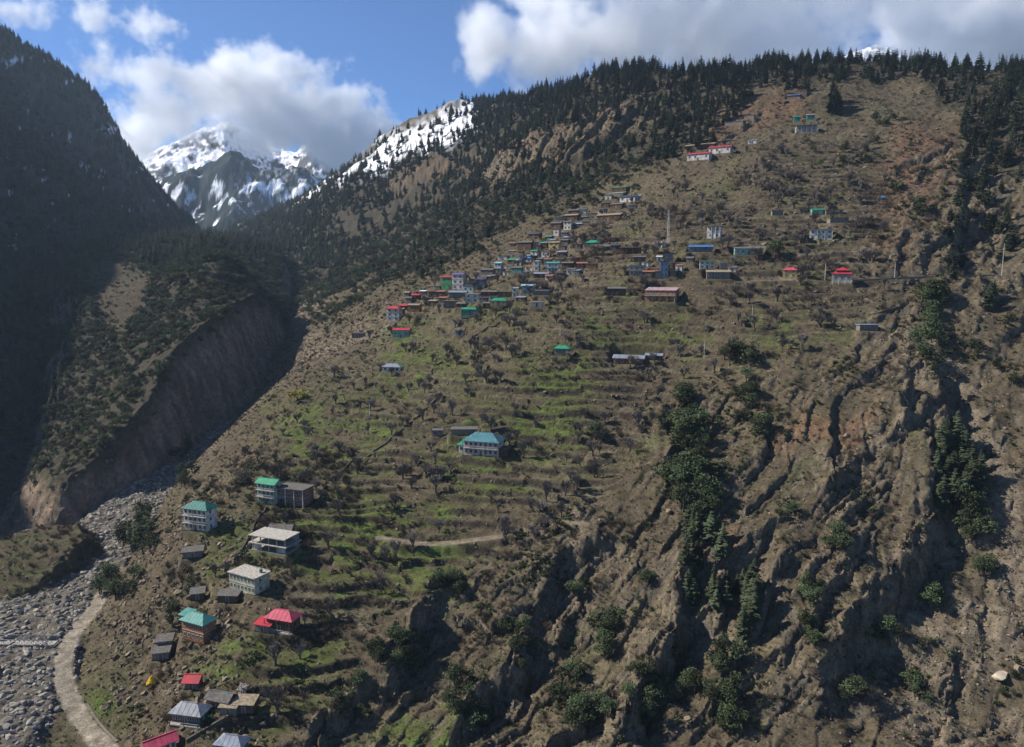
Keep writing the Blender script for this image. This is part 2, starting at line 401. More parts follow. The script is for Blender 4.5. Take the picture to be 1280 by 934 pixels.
# ---- terraces: the slope cut into benches with stone risers
ter = RG['terrace'] * on_M * (1 - 0.9 * sstep(0.35, 0.8, RG['rock'])) * sstep(640, 560, Y)
ter = ter * sstep(-0.75, -0.35, fbm(X / 40, Y / 40, 2, 141) + 0.2)
ter = np.maximum(np.maximum(ter, on_P * sstep(0.5, -1.5, dP)), FS)
field_id = np.floor(fbm(X / 80, Y / 60, 2, 142) * 3.2)
step = 2.1 + 1.7 * _h(field_id.astype(np.int32), field_id.astype(np.int32) * 0, 143)
zz = Z + 1.5 * fbm(X / 48, Y / 48, 2, 144) + 0.16 * fbm(X / 7, Y / 7, 2, 145) + field_id * 0.37
zz = zz + 1.5 * perlin(zz / 4.1, field_id + 0 * zz, 147)
k = np.floor(zz / step); f = zz / step - k
riser_w = 0.17
prof = np.where(f < 1 - riser_w, f * 0.14, 0.14 * (1 - riser_w) + (f - (1 - riser_w)) / riser_w * (1 - 0.14 * (1 - riser_w)))
Zt = Z + (prof - f) * step
Z = Z + (Zt - Z) * ter
riser = ter * (f > 1 - riser_w)
bench_id = _h(k.astype(np.int32), (field_id * 7 + np.floor(tt_ / 37)).astype(np.int32), 146)
# ---- fine relief everywhere
sc_ = np.clip(Y / 260, 0.8, 3)
fx_ = tt_ * 0.26; fy_ = nn
blk = 1.9 * facets(fx_ / 6.0, fy_ / 6.0, 160, 1.3) + 0.9 * facets(fx_ / 2.6, fy_ / 2.6, 170, 1.3)
blk_gate = sstep(0.0, 0.5, fbm(X / 24, Y / 24, 3, 175) + 0.15 + 0.5 * scarp_face)
Z = Z + rock * blk * blk_gate * (1 - 0.9 * ter)
Z = Z + cl * (1.2 * facets(cl_t / 6, Z0 / 9, 180, 1.5))
Z = Z + (1 - 0.85 * ter) * (1 - is_riv) * (0.32 * (1 - 0.6 * rock) * fbm(X / 4.2, Y / 4.2, 3, 151) + 0.18 * (ridged(X / 3.1, Y / 3.1, 2, 152) - 0.5)) * sc_
Z = Z + on_M * (1 - rock) * (1 - ter) * 0.5 * facets(X / 3.3, Y / 3.3, 190, 1.0) * sstep(0.0, 0.4, fbm(X / 18, Y / 18, 3, 191))
Z = Z.astype(np.float32)

# broken faces: push the steep ground out and in, across its own face
gz_ = np.gradient(Z, axis=0) / np.gradient(GR, axis=0); ga_ = np.gradient(Z, axis=1) / (np.gradient(GA, axis=1) * GR)
stp = sstep(0.9, 1.8, np.hypot(gz_, ga_)) * np.maximum(rock, cl) * (1 - ter)
nl = np.sqrt(gz_ ** 2 + ga_ ** 2 + 1)
push = stp * (1.5 * facets(tt_ / 5, Z / 3.2, 197, 1.4) + 0.7 * facets(tt_ / 2.1, Z / 1.4, 198, 1.4))
hr_ = -gz_ / nl * push; ht_ = -ga_ / nl * push
X = (X + hr_ * np.sin(GA) + ht_ * np.cos(GA)).astype(np.float32); Y = (Y + hr_ * np.cos(GA) - ht_ * np.sin(GA)).astype(np.float32); Z = (Z + push / nl).astype(np.float32)

# ---- roads: benches cut along a smooth line
ROADS = [([(150, 950), (128, 934), (108, 912), (94, 893), (84, 874), (84, 852), (77, 838), (71, 826), (72, 813), (82, 802), (97, 787), (120, 760), (138, 732), (150, 705)], 2.7, 'valley'),
         ([(930, 352), (985, 349), (1050, 353), (1100, 348), (1160, 346), (1230, 345), (1290, 342)], 2.6, 'upper'),
         ([(640, 668), (600, 676), (560, 682), (520, 684), (480, 676), (462, 668)], 2.2, 'field'), ([(690, 650), (740, 656)], 2.0, 'field2')]
road_w = np.zeros_like(X)
road_pts = {}
for pts, hw, nm in ROADS:
    P = np.array([hit(a, b) for a, b in pts])
    u = np.r_[0, np.cumsum(np.hypot(*np.diff(P[:, :2], axis=0).T))]
    q = np.linspace(0, u[-1], max(8, int(u[-1] / 4)))
    W = np.stack([np.interp(q, u, P[:, i]) for i in range(3)], -1)
    ker = np.ones(9) / 9
    for i in range(3):
        W[:, i] = np.convolve(np.pad(W[:, i], 4, mode='edge'), ker, 'valid')
    road_pts[nm] = W
    lo = W.min(0) - 20; hi = W.max(0) + 20
    m = (X > lo[0]) & (X < hi[0]) & (Y > lo[1]) & (Y < hi[1])
    s, t = seg_dist(X[m] + 0.5 * fbm(X[m] / 5, Y[m] / 5, 2, 195), Y[m] + 0.5 * fbm(X[m] / 5, Y[m] / 5, 2, 196), W[:, :2])
    zr = np.interp(t * u[-1], q, W[:, 2])
    w = sstep(hw + 2.2, hw, np.abs(s))
    Z[m] = Z[m] + (zr - Z[m]) * w
    road_w[m] = np.maximum(road_w[m], sstep(hw + 0.4, hw - 0.6, np.abs(s)))
# ------------------------------------------------------------------ building sites, read off the photograph
# pixel of the foot of the front wall, width and wall height in pixels, roof, roof colour, wall colour, extra turn (degrees), features, name, label
H = [
 (203, 944, 36, 14, 'gable', 'pink', 'cream', 30, 'w', 'house', 'pink tin roofed house lowest on the bank, beside the grey hipped roofs'),
 (286, 946, 36, 14, 'hip', 'bluegrey', 'teal', -20, 'w', 'house', 'house with a blue grey hipped tin roof below the slate sheds'),
 (233, 907, 42, 14, 'hip', 'grey', 'darkgreen', -20, 'wb', 'house', 'dark green house under a grey hipped tin roof on a stone plinth'),
 (272, 886, 32, 11, 'gable', 'slate', 'timber', -24, 'd', 'shed', 'dark timber shed whose slate roof carries a green plastic sheet'),
 (284, 896, 22, 9, 'shed', 'tan', 'stone', -14, 'd', 'shed', 'low stone lean-to between the two slate roofed sheds'),
 (303, 893, 26, 12, 'shed', 'tan', 'timber', -10, 'd', 'shed', 'timber shed with a straw brown roof beside the blossom tree'),
 (239, 863, 17, 6, 'gable', 'red', 'stone', -10, 'd', 'hut', 'tiny stone hut with a red striped tin roof'),
 (205, 812, 19, 6, 'shed', 'slate', 'stone', 5, 'd', 'hut', 'stone hut under a pale slate slab, upper of the pair above the yellow tarp'),
 (201, 826, 20, 6, 'shed', 'slate', 'stone', 5, 'd', 'hut', 'stone hut under a tilted slate slab just above the yellow tarp'),
 (242, 804, 38, 25, 'hip', 'teal', 'orange', -34, 'wt2', 'house', 'tall orange house with a teal tin roof behind a dark tree'),
 (349, 790, 38, 16, 'hip', 'pink', 'timber', -24, 'wb', 'house', 'brown house under a bright pink hipped roof above the green field'),
 (331, 791, 22, 7, 'shed', 'red', 'stone', -24, 'd', 'shed', 'low stone shed with red roof sheets at the foot of the pink roofed house'),
 (303, 742, 47, 20, 'flat', 'concrete', 'palegreen', -36, 'wwt', 'house', 'pale green two storey house with a flat concrete roof'),
 (286, 754, 26, 7, 'shed', 'slate', 'timber', -10, 'd', 'shed', 'ramshackle slate shed in front of the pale green house'),
 (247, 752, 16, 7, 'shed', 'slate', 'timber', 10, 'd', 'hut', 'small dark timber hut above the orange house'),
 (336, 693, 54, 18, 'frame', 'concrete', 'concrete', -28, '', 'unfinished_house', 'unfinished two storey concrete frame with open sides'),
 (350, 671, 28, 7, 'gable', 'slate', 'timber', -12, 'd', 'shed', 'slate roofed timber shed behind the unfinished concrete frame'),
 (245, 665, 36, 26, 'hip', 'darkteal', 'white', -26, 'wwwb', 'house', 'tall white house with balconies under a dark teal roof above the river'),
 (333, 630, 27, 24, 'gable', 'green', 'mint', -28, 'wwwb', 'house', 'mint green three storey house with a green gabled roof'),
 (364, 632, 40, 20, 'flat', 'slate', 'brick', -24, 'wp', 'house', 'brown brick house with timber posts beside the mint green house'),
 (345, 631, 13, 9, 'hip', 'bluegrey', 'timber', -10, 'w', 'hut', 'small hut with a blue grey hipped roof against the mint green house'),
 (241, 699, 24, 6, 'shed', 'slate', 'stone', 8, 'd', 'shed', 'low slate roofed shed among rocks under the dark teal roofed house'),
 (601, 571, 46, 17, 'hip', 'steelteal', 'pinkwhite', -18, 'wwbk', 'house', 'large house with a teal hipped roof and white balcony on the green terraces'),
 (580, 568, 14, 11, 'hip', 'green', 'white', -18, 'w', 'annex', 'small annex with a bright green roof beside the large teal roofed house'),
 (547, 546, 12, 5, 'flat', 'slate', 'stone', 0, 'd', 'hut', 'small stone hut left of the long shed behind the large teal roofed house'),
 (580, 545, 32, 5, 'flat', 'slate', 'stone', 0, 'd', 'shed', 'long low stone shed behind the large teal roofed house'),
 (702, 446, 19, 9, 'hip', 'green', 'stone', -16, 'wd', 'house', 'lone house with a bright green hipped roof amid bare orchards'),
 (785, 459, 38, 7, 'gable', 'bluegrey', 'rust', -14, 'wd', 'house', 'long low house with a pale grey roof and rust red wall'),
 (817, 453, 20, 6, 'gable', 'bluegrey', 'timber', -14, 'wd', 'shed', 'timber shed with a pale grey roof next to the long low house'),
 (489, 468, 24, 6, 'hip', 'bluegrey', 'white', -16, 'wd', 'house', 'white walled cottage with a grey hipped roof alone below the village'),
 (501, 423, 21, 9, 'gable', 'red', 'mint', -14, 'wd', 'house', 'mint walled house with a red roof standing apart below the village'),
 (574, 420, 11, 6, 'gable', 'slate', 'white', -10, 'd', 'hut', 'small white hut beside the diagonal stone path'),
 (447, 423, 15, 5, 'flat', 'slate', 'stone', -10, 'd', 'hut', 'stone hut on the bare slope west of the red roofed houses'),
 (491, 402, 17, 14, 'hip', 'red', 'white', -20, 'www', 'house', 'white three storey house with a red roof at the lower edge of the village'),
 (504, 388, 9, 5, 'gable', 'red', 'timber', -20, 'd', 'hut', 'tiny red roofed hut above the white three storey house'),
 (517, 391, 15, 8, 'gable', 'tan', 'orange', -20, 'wd', 'house', 'orange walled house with a tan roof near the tiny red roofed hut'),
 (519, 375, 10, 5, 'gable', 'red', 'timber', -20, 'd', 'hut', 'hut with a flat red roof above the orange walled house'),
 (528, 369, 8, 4, 'shed', 'white', 'stone', -20, 'd', 'hut', 'hut under a white sheet roof west of the mint green village house'),
 (543, 373, 16, 7, 'flat', 'slate', 'timber', -20, 'wd', 'house', 'dark slate roofed timber house between the white sheet hut and the green house'),
 (558, 363, 14, 14, 'gable', 'red', 'green', -22, 'ww', 'house', 'bright green walled house with a small red roof in the village'),
 (572, 363, 15, 17, 'gable', 'purple', 'white', -22, 'www', 'house', 'white three storey house with a purple roof in the village'),
 (585, 367, 14, 8, 'flat', 'slate', 'skyblue', -22, 'w', 'house', 'pale blue house tucked beside the purple roofed one'),
 (600, 361, 12, 10, 'hip', 'navy', 'slatewall', -22, 'w', 'house', 'dark house with a navy hipped roof east of the pale blue house'),
 (573, 374, 22, 7, 'gable', 'bluegrey', 'stone', -14, 'w', 'house', 'stone house with a long pale grey roof behind the white flat block'),
 (590, 379, 17, 9, 'flat', 'concrete', 'white', -10, 'ww', 'house', 'white flat roofed block with a row of windows'),
 (563, 386, 16, 8, 'flat', 'tan', 'stone', -10, 'd', 'shed', 'brown stone shed left of the white flat block'),
 (611, 371, 19, 5, 'gable', 'slate', 'timber', -14, 'd', 'shed', 'slate roofed barn above the green roofed yellow house'),
 (630, 373, 16, 6, 'flat', 'tan', 'timber', -14, 'wd', 'house', 'tan flat roofed house next to the narrow white tower house'),
 (643, 373, 6, 10, 'flat', 'white', 'white', -14, 'ww', 'tower_house', 'narrow white tower house beside the tan flat roof'),
 (623, 389, 20, 11, 'hip', 'green', 'yellow', -6, 'wwb', 'house', 'yellow house under a broad bright green roof'),
 (588, 398, 22, 9, 'gable', 'green', 'seagreen', -8, 'wb', 'house', 'sea green house with white railing at the foot of the village'),
 (609, 387, 11, 6, 'shed', 'slate', 'timber', -8, 'd', 'hut', 'brown timber hut left of the broad bright green roof'),
 (660, 368, 16, 9, 'gable', 'skyblue', 'skyblue', -10, 'ww', 'house', 'sky blue house with a grey annex amid orchards'),
 (677, 370, 18, 5, 'flat', 'concrete', 'stone', -10, 'wd', 'annex', 'low grey annex joined to the sky blue house'),
 (671, 384, 14, 5, 'gable', 'slate', 'white', -6, 'd', 'hut', 'slate roofed white hut below the sky blue house'),
 (773, 242, 20, 5, 'shed', 'green', 'timber', -34, 'w', 'house', 'green roofed house highest in the village under the forest edge'),
 (771, 247, 18, 4, 'shed', 'palegreen', 'stone', -34, 'd', 'shed', 'pale roofed shed just below the highest green roof'),
 (784, 254, 20, 6, 'gable', 'navy', 'white', -30, 'wd', 'house', 'white house with a navy roof in the top rows of the village'),
 (770, 262, 16, 5, 'gable', 'slate', 'timber', -34, 'd', 'house', 'slate roofed timber house under the navy roof'),
 (760, 279, 32, 7, 'gable', 'tan', 'timber', -34, 'wd', 'longhouse', 'long straw coloured roof over a timber longhouse'),
 (743, 281, 12, 5, 'shed', 'slate', 'stone', -34, 'd', 'hut', 'slate hut at the lower end of the straw coloured longhouse'),
 (716, 271, 14, 6, 'gable', 'slate', 'timber', -30, 'wd', 'house', 'topmost timber house of the crowded dark cluster'),
 (713, 278, 18, 7, 'gable', 'tan', 'timber', -30, 'wd', 'house', 'timber house with a tan roof in the middle of the crowded dark cluster'),
 (709, 288, 10, 9, 'gable', 'slate', 'white', -30, 'ww', 'house', 'white two storey house among the crowded dark cluster'),
 (722, 287, 14, 5, 'gable', 'bluegrey', 'timber', -30, 'd', 'house', 'pale grey roofed house at the east edge of the crowded dark cluster'),
 (694, 288, 14, 7, 'gable', 'slate', 'timber', -30, 'wd', 'house', 'slate roofed house at the west edge of the crowded dark cluster'),
 (695, 296, 7, 7, 'flat', 'slate', 'pinkwhite', -30, 'w', 'house', 'small pink house under the slate roof'),
 (667, 299, 15, 5, 'gable', 'navy', 'timber', -30, 'd', 'house', 'dark blue roofed house alone above the brown barn'),
 (685, 302, 9, 5, 'gable', 'green', 'timber', -30, 'd', 'hut', 'little hut with a bright green roof above the yellow house'),
 (711, 304, 15, 6, 'gable', 'bluegrey', 'stone', -30, 'wd', 'house', 'stone house with a pale roof right of the yellow house'),
 (692, 315, 14, 10, 'gable', 'tan', 'yellow', -28, 'ww', 'house', 'bright yellow two storey house in the upper village'),
 (679, 311, 9, 6, 'gable', 'teal', 'timber', -28, 'd', 'hut', 'teal roofed hut touching the yellow two storey house'),
 (655, 314, 19, 9, 'gable', 'slate', 'timber', -28, 'd', 'barn', 'big brown timber barn west of the yellow two storey house'),
 (640, 319, 10, 4, 'shed', 'tan', 'stone', -28, 'd', 'hut', 'tan roofed hut below the brown barn'),
 (667, 319, 8, 4, 'gable', 'green', 'white', -28, 'd', 'hut', 'white hut with a green roof under the brown barn'),
 (741, 309, 18, 5, 'hip', 'green', 'slatewall', -18, 'wd', 'house', 'house with a bright green roof beside a long slate barn'),
 (752, 315, 26, 6, 'gable', 'slate', 'timber', -18, 'd', 'barn', 'long slate barn beside the bright green roof'),
 (768, 313, 10, 6, 'gable', 'navy', 'timber', -18, 'd', 'hut', 'dark hut at the east end of the long slate barn'),
 (787, 318, 24, 7, 'flat', 'tan', 'timber', -16, 'p', 'shed', 'open fronted shed with a row of timber posts'),
 (641, 331, 14, 5, 'gable', 'green', 'timber', -26, 'd', 'house', 'house with a green roof joined to a blue roof'),
 (657, 330, 17, 6, 'gable', 'blue', 'skyblue', -26, 'w', 'house', 'house with a blue and white roof joined to a green roof'),
 (622, 336, 9, 6, 'gable', 'skyblue', 'skyblue', -26, 'w', 'house', 'small pale blue house west of the joined green and blue roofs'),
 (608, 345, 17, 6, 'gable', 'slate', 'stone', -24, 'wd', 'house', 'slate roofed stone house on the west edge of the middle village'),
 (645, 342, 14, 6, 'gable', 'slate', 'seagreen', -24, 'wd', 'house', 'dark green walled house under the joined green and blue roofs'),
 (661, 340, 9, 5, 'shed', 'rust', 'white', -24, 'd', 'hut', 'rust roofed hut left of the white tower'),
 (670, 340, 6, 11, 'flat', 'white', 'white', -20, 'ww', 'tower_house', 'narrow white tower house left of the teal balconied house'),
 (691, 342, 16, 11, 'gable', 'teal', 'skyblue', -16, 'wwb', 'house', 'teal and white house with two rows of balconies'),
 (676, 348, 18, 5, 'gable', 'bluegrey', 'timber', -16, 'd', 'shed', 'broad pale roof in front of the teal balconied house'),
 (709, 337, 14, 7, 'gable', 'slate', 'timber', -18, 'd', 'house', 'dark slate house right of the teal balconied house'),
 (713, 345, 10, 6, 'shed', 'slate', 'white', -18, 'wd', 'hut', 'small white hut under the dark slate house'),
 (727, 336, 12, 6, 'gable', 'rust', 'timber', -16, 'd', 'hut', 'rusty roofed hut east of the dark slate house'),
 (739, 336, 13, 5, 'flat', 'tan', 'orange', -16, 'd', 'house', 'tan house at the east end of the middle village row'),
 (799, 330, 14, 6, 'gable', 'slate', 'timber', -10, 'd', 'house', 'dark slate roofed house above the grey house with brackets'),
 (796, 346, 19, 11, 'flat', 'bluegrey', 'concrete', -10, 'wwb', 'house', 'grey two storey house left of the rust red roof'),
 (813, 348, 18, 6, 'gable', 'rust', 'timber', -8, 'wd', 'house', 'rust red roofed house left of the blue tower house'),
 (830, 349, 10, 17, 'flat', 'slate', 'blue', -6, 'www', 'tower_house', 'bright blue three storey tower house'),
 (822, 350, 7, 8, 'flat', 'tan', 'stone', -6, 'w', 'hut', 'narrow stone hut wedged against the blue tower house'),
 (836, 327, 10, 9, 'flat', 'slate', 'slatewall', -8, 'ww', 'house', 'grey two storey house above the blue tower house'),
 (824, 327, 7, 4, 'shed', 'white', 'white', -8, 'd', 'hut', 'white box hut beside the grey two storey house'),
 (841, 346, 7, 5, 'flat', 'slate', 'stone', -8, 'd', 'hut', 'grey stone hut right of the blue tower house'),
 (876, 317, 28, 6, 'gable', 'blue', 'slatewall', -8, 'wd', 'longhouse', 'long house with a blue tin roof on the open slope'),
 (892, 299, 16, 13, 'flat', 'slate', 'white', -22, 'wwp', 'house', 'dark two storey house with white pillars above the long blue roof'),
 (936, 321, 34, 7, 'shed', 'slate', 'mint', -6, 'wd', 'longhouse', 'long mint green house under a dark flat roof'),
 (884, 338, 18, 8, 'gable', 'darkgreen', 'white', -6, 'wwd', 'house', 'white house with a dark green roof below the long blue roof'),
 (898, 351, 28, 8, 'gable', 'tan', 'stone', -6, 'wd', 'longhouse', 'stone longhouse with a tan roof and white gable'),
 (904, 338, 9, 6, 'flat', 'concrete', 'stone', -6, 'w', 'hut', 'grey stone hut beside the dark green roof'),
 (825, 381, 38, 12, 'shed', 'pinkgrey', 'orange', -20, 'wwpb', 'house', 'orange and cream house on pillars with a pinkish roof'),
 (771, 371, 22, 8, 'shed', 'slate', 'timber', -6, 'd', 'barn', 'dark timber barn left of the orange house on pillars'),
 (1022, 270, 14, 6, 'gable', 'green', 'mint', 4, 'wd', 'house', 'mint green house with a bright green roof high on the slope'),
 (1043, 268, 20, 4, 'flat', 'slate', 'stone', 4, 'd', 'ruin', 'ruined stone shed right of the mint green house'),
 (1049, 280, 22, 5, 'flat', 'slate', 'stone', 4, 'd', 'ruin', 'row of ruined stone stalls below the mint green house'),
 (972, 270, 13, 5, 'flat', 'slate', 'stone', 0, 'd', 'hut', 'stone hut with a pale slab roof on the open slope'),
 (1026, 301, 26, 11, 'flat', 'bluegrey', 'white', -14, 'wwp', 'schoolhouse', 'long white two storey building with dark window bays'),
 (1008, 304, 16, 5, 'flat', 'slate', 'timber', 2, 'd', 'shed', 'dark stone shed joined to the white two storey building'),
 (987, 347, 16, 8, 'hip', 'pink', 'yellow', -14, 'ww', 'house', 'small yellow house with a pink roof beside two dark trees'),
 (1052, 357, 22, 11, 'hip', 'red', 'concrete', -14, 'wp', 'temple', 'grey building with a tiered red roof by the upper road'),
 (1086, 414, 22, 5, 'flat', 'bluegrey', 'stone', 6, 'd', 'hut', 'low grey stone hut on the terrace edge above the bare hillside'),
 (872, 203, 27, 7, 'gable', 'red', 'white', -26, 'wd', 'longhouse', 'western half of the long white building with red roofs'),
 (899, 194, 26, 7, 'gable', 'red', 'white', -26, 'wd', 'longhouse', 'eastern half of the long white building with red roofs'),
 (874, 187, 36, 4, 'gable', 'tan', 'timber', -28, 'd', 'longhouse', 'straw roofed row behind the long white building with red roofs'),
 (917, 158, 22, 3, 'shed', 'bluegrey', 'stone', -30, 'd', 'shed', 'long grey sheet roof at the edge of the forest'),
 (936, 149, 12, 3, 'shed', 'bluegrey', 'stone', -30, 'd', 'shed', 'short grey sheet roof at the edge of the forest'),
 (940, 181, 10, 4, 'flat', 'white', 'white', -20, 'd', 'hut', 'white hut above the long red roofed building'),
 (992, 125, 14, 4, 'gable', 'blue', 'stone', -20, 'd', 'house', 'blue roofed house next to the brick house under the crest'),
 (1003, 122, 9, 8, 'flat', 'rust', 'brick', -16, 'ww', 'house', 'brick two storey house under the forested crest'),
 (996, 154, 7, 6, 'gable', 'green', 'seagreen', -10, 'w', 'house', 'green hut at the west end of the twin green houses'),
 (1013, 151, 9, 6, 'gable', 'pinkgrey', 'seagreen', -10, 'w', 'house', 'green house with a pinkish roof at the east end of the twin green houses'),
 (1008, 167, 24, 7, 'flat', 'slate', 'concrete', -8, 'wp', 'house', 'dark roofed house on a pale terrace below the twin green houses'),
 (1095, 98, 16, 4, 'flat', 'pinkgrey', 'white', -6, 'wd', 'house', 'white house among conifers highest on the crest'),
]
rh_ = np.random.default_rng(77)
for px, py in ((500, 394), (510, 380), (535, 378), (550, 372), (553, 380), (567, 352), (590, 354), (600, 372), (617, 378), (636, 382), (650, 378), (655, 348), (632, 345), (618, 350), (686, 352), (700, 350), (720, 345), (650, 322), (672, 308), (682, 322), (702, 322), (700, 282), (728, 276), (705, 297), (732, 284), (752, 268), (790, 262), (760, 252), (806, 334), (848, 340), (862, 330), (915, 342), (540, 384), (576, 386), (603, 380), (598, 346), (612, 352), (628, 326), (634, 338), (648, 334), (664, 326), (674, 330), (684, 333), (698, 331), (704, 340), (718, 328), (702, 313), (720, 312), (706, 306), (690, 306), (672, 314), (698, 276), (724, 268), (738, 273), (756, 261), (776, 270), (792, 249), (640, 309), (625, 343), (588, 361), (546, 364), (508, 372)):
    H.append((px, py, int(rh_.integers(7, 13)), int(rh_.integers(4, 7)), ('gable', 'shed', 'flat')[rh_.integers(0, 3)], ('slate', 'slate', 'slate', 'tan', 'bluegrey', 'rust')[rh_.integers(0, 6)], ('timber', 'stone', 'timber', 'slatewall', 'white')[rh_.integers(0, 5)], -18 - 8 * rh_.random(), 'd', 'hut', 'small drab hut packed among the houses of the village'))
def downhill(x, y, d=18.0):
    gx = (height(x + d, y, Z0) - height(x - d, y, Z0)); gy = (height(x, y + d, Z0) - height(x, y - d, Z0))
    return -gx, -gy
SITES = []
pad_w = np.zeros_like(X)
for row in H:
    px, py, wpx, hpx = row[:4]
    p = hit(min(px, 1279), min(py, 960))
    k = p[1] / F
    w = max(wpx * k, 3.0); hgt = max(hpx * k * 1.12, 2.4)
    dep = min(max(0.54 * w, 3.6), 8.0)
    yaw = math.radians(row[7])
    yaw += -math.atan2(p[0], p[1]) * 0.35
    fx, fy = math.sin(yaw), -math.cos(yaw)              # way the front looks
    cx, cy = p[0] - fx * dep / 2, p[1] - fy * dep / 2
    SITES.append([cx, cy, p[2], w, dep, hgt, yaw])
# later sites give way where two would stand in each other
for i in range(len(SITES)):
    for j in range(i):
        a, b = SITES[i], SITES[j]
        dx, dy = a[0] - b[0], a[1] - b[1]; d = math.hypot(dx, dy); need = 0.42 * (min(a[3], 10) + min(b[3], 10))
        if d < need and d > 1e-3:
            a[0] += dx / d * (need - d) * 0.6; a[1] += dy / d * (need - d) * 0.6
for s in SITES:
    cx, cy, z, w, dep, hgt, yaw = s
    m = (np.abs(X - cx) < 20) & (np.abs(Y - cy) < 20)
    if not m.any(): continue
    c, sn_ = math.cos(yaw), math.sin(yaw)
    lx = (X[m] - cx) * c + (Y[m] - cy) * sn_; ly = -(X[m] - cx) * sn_ + (Y[m] - cy) * c
    dx = np.maximum(np.abs(lx) - w / 2, 0); dy = np.maximum(np.abs(ly) - dep / 2, 0)
    zc = float(height(cx, cy)) * 0.45 + z * 0.55
    s[2] = zc
    wgt = sstep(2.6, 0.7, np.hypot(dx, dy))
    Z[m] = Z[m] + (zc - Z[m]) * wgt
    pad_w[m] = np.maximum(pad_w[m], sstep(2.2, 0.5, np.hypot(dx, dy)))
# ------------------------------------------------------------------ materials
MATS = {}
def nodes_of(m):
    m.use_nodes = True
    nt = m.node_tree
    return nt, nt.nodes['Principled BSDF']
def mat(name, col, rough=0.85, spec=0.2, var=0.25, scale=1.5, metal=0.0, bump=0.0, island=0.0, hue=0.0, stain=0.0):
    """painted / natural surface: colour varied by noise in the object's own space and from piece to piece"""
    if name in MATS: return MATS[name]
    m = bpy.data.materials.new(name); nt, b = nodes_of(m); N = nt.nodes.new; K = nt.links.new
    b.inputs['Roughness'].default_value = rough
    b.inputs['Specular IOR Level'].default_value = spec
    b.inputs['Metallic'].default_value = metal
    tc = N('ShaderNodeTexCoord'); nz = N('ShaderNodeTexNoise')
    nz.inputs['Scale'].default_value = scale; nz.inputs['Detail'].default_value = 5
    K(tc.outputs['Object'], nz.inputs['Vector'])
    mr = N('ShaderNodeMapRange'); mr.inputs['To Min'].default_value = 1 - var * 1.3; mr.inputs['To Max'].default_value = 1 + var * 1.3
    mr.inputs['From Min'].default_value = 0.25; mr.inputs['From Max'].default_value = 0.75
    K(nz.outputs['Fac'], mr.inputs['Value'])
    val = mr.outputs[0]
    if island:
        oi = N('ShaderNodeObjectInfo'); m2 = N('ShaderNodeMapRange'); m2.inputs['To Min'].default_value = 1 - island; m2.inputs['To Max'].default_value = 1 + island
        K(oi.outputs['Random'], m2.inputs['Value'])
        mu = N('ShaderNodeMath'); mu.operation = 'MULTIPLY'; K(val, mu.inputs[0]); K(m2.outputs[0], mu.inputs[1]); val = mu.outputs[0]
    hs = N('ShaderNodeHueSaturation'); hs.inputs['Color'].default_value = (*col, 1)
    K(val, hs.inputs['Value'])
    if hue:
        oi2 = N('ShaderNodeObjectInfo'); m3 = N('ShaderNodeMapRange'); m3.inputs['To Min'].default_value = 0.5 - hue; m3.inputs['To Max'].default_value = 0.5 + hue
        K(oi2.outputs['Random'], m3.inputs['Value']); K(m3.outputs[0], hs.inputs['Hue'])
    colour = hs.outputs['Color']
    if stain:                                                          # rust, soot and rain streaks
        n3 = N('ShaderNodeTexNoise'); n3.inputs['Scale'].default_value = 0.55; n3.inputs['Detail'].default_value = 7; n3.inputs['Roughness'].default_value = 0.7
        mp = N('ShaderNodeMapping'); mp.inputs['Scale'].default_value = (1.6, 1.0, 0.7); K(tc.outputs['Object'], mp.inputs['Vector'])
        oi3 = N('ShaderNodeObjectInfo'); K(oi3.outputs['Location'], mp.inputs['Location']); K(mp.outputs[0], n3.inputs['Vector'])
        r3 = N('ShaderNodeMapRange'); r3.inputs['From Min'].default_value = 0.46; r3.inputs['From Max'].default_value = 0.68; r3.inputs['To Max'].default_value = stain
        K(n3.outputs['Fac'], r3.inputs['Value'])
        mx = N('ShaderNodeMixRGB'); mx.inputs['Color2'].default_value = (0.10, 0.075, 0.055, 1); K(r3.outputs[0], mx.inputs['Fac']); K(colour, mx.inputs['Color1']); colour = mx.outputs[0]
    K(colour, b.inputs['Base Color'])
    if bump:
        bp = N('ShaderNodeBump'); bp.inputs['Strength'].default_value = 0.6; bp.inputs['Distance'].default_value = bump
        K(nz.outputs['Fac'], bp.inputs['Height']); K(bp.outputs['Normal'], b.inputs['Normal'])
    MATS[name] = m
    return m

# ------------------------------------------------------------------ ground colour: what grows or lies where
def mixc(c, col, w):
    return c + (np.asarray(col, np.float32) - c) * np.clip(w, 0, 1)[..., None]
n_big = fbm(X / 38, Y / 38, 4, 201); n_mid = fbm(X / 9, Y / 9, 4, 202); n_fin = fbm(X / 2.2, Y / 2.2, 3, 203); n_st = fbm(tt_ / 14, nn / 3.5, 4, 204)
gz = np.gradient(Z, axis=0) / np.gradient(GR, axis=0)
ga = np.gradient(Z, axis=1) / (np.gradient(GA, axis=1) * GR)
slope = np.hypot(gz, ga)
C = np.zeros(X.shape + (3,), np.float32); C[:] = (0.118, 0.094, 0.060)
C = mixc(C, (0.150, 0.125, 0.075), sstep(0.0, 0.8, n_big + 0.5 * n_mid))          # straw
C = mixc(C, (0.070, 0.058, 0.040), sstep(0.1, 0.6, n_mid - 0.4 * n_big) * 0.75)    # low dead scrub
C = mixc(C, (0.085, 0.090, 0.040), sstep(0.2, 0.9, fbm(X / 60, Y / 60, 3, 205) + 0.5 * n_mid) * 0.5)
C = mixc(C, (0.17, 0.10, 0.062), RG['redsoil'] * sstep(-0.6, 0.3, n_mid + 0.4) * 0.8)
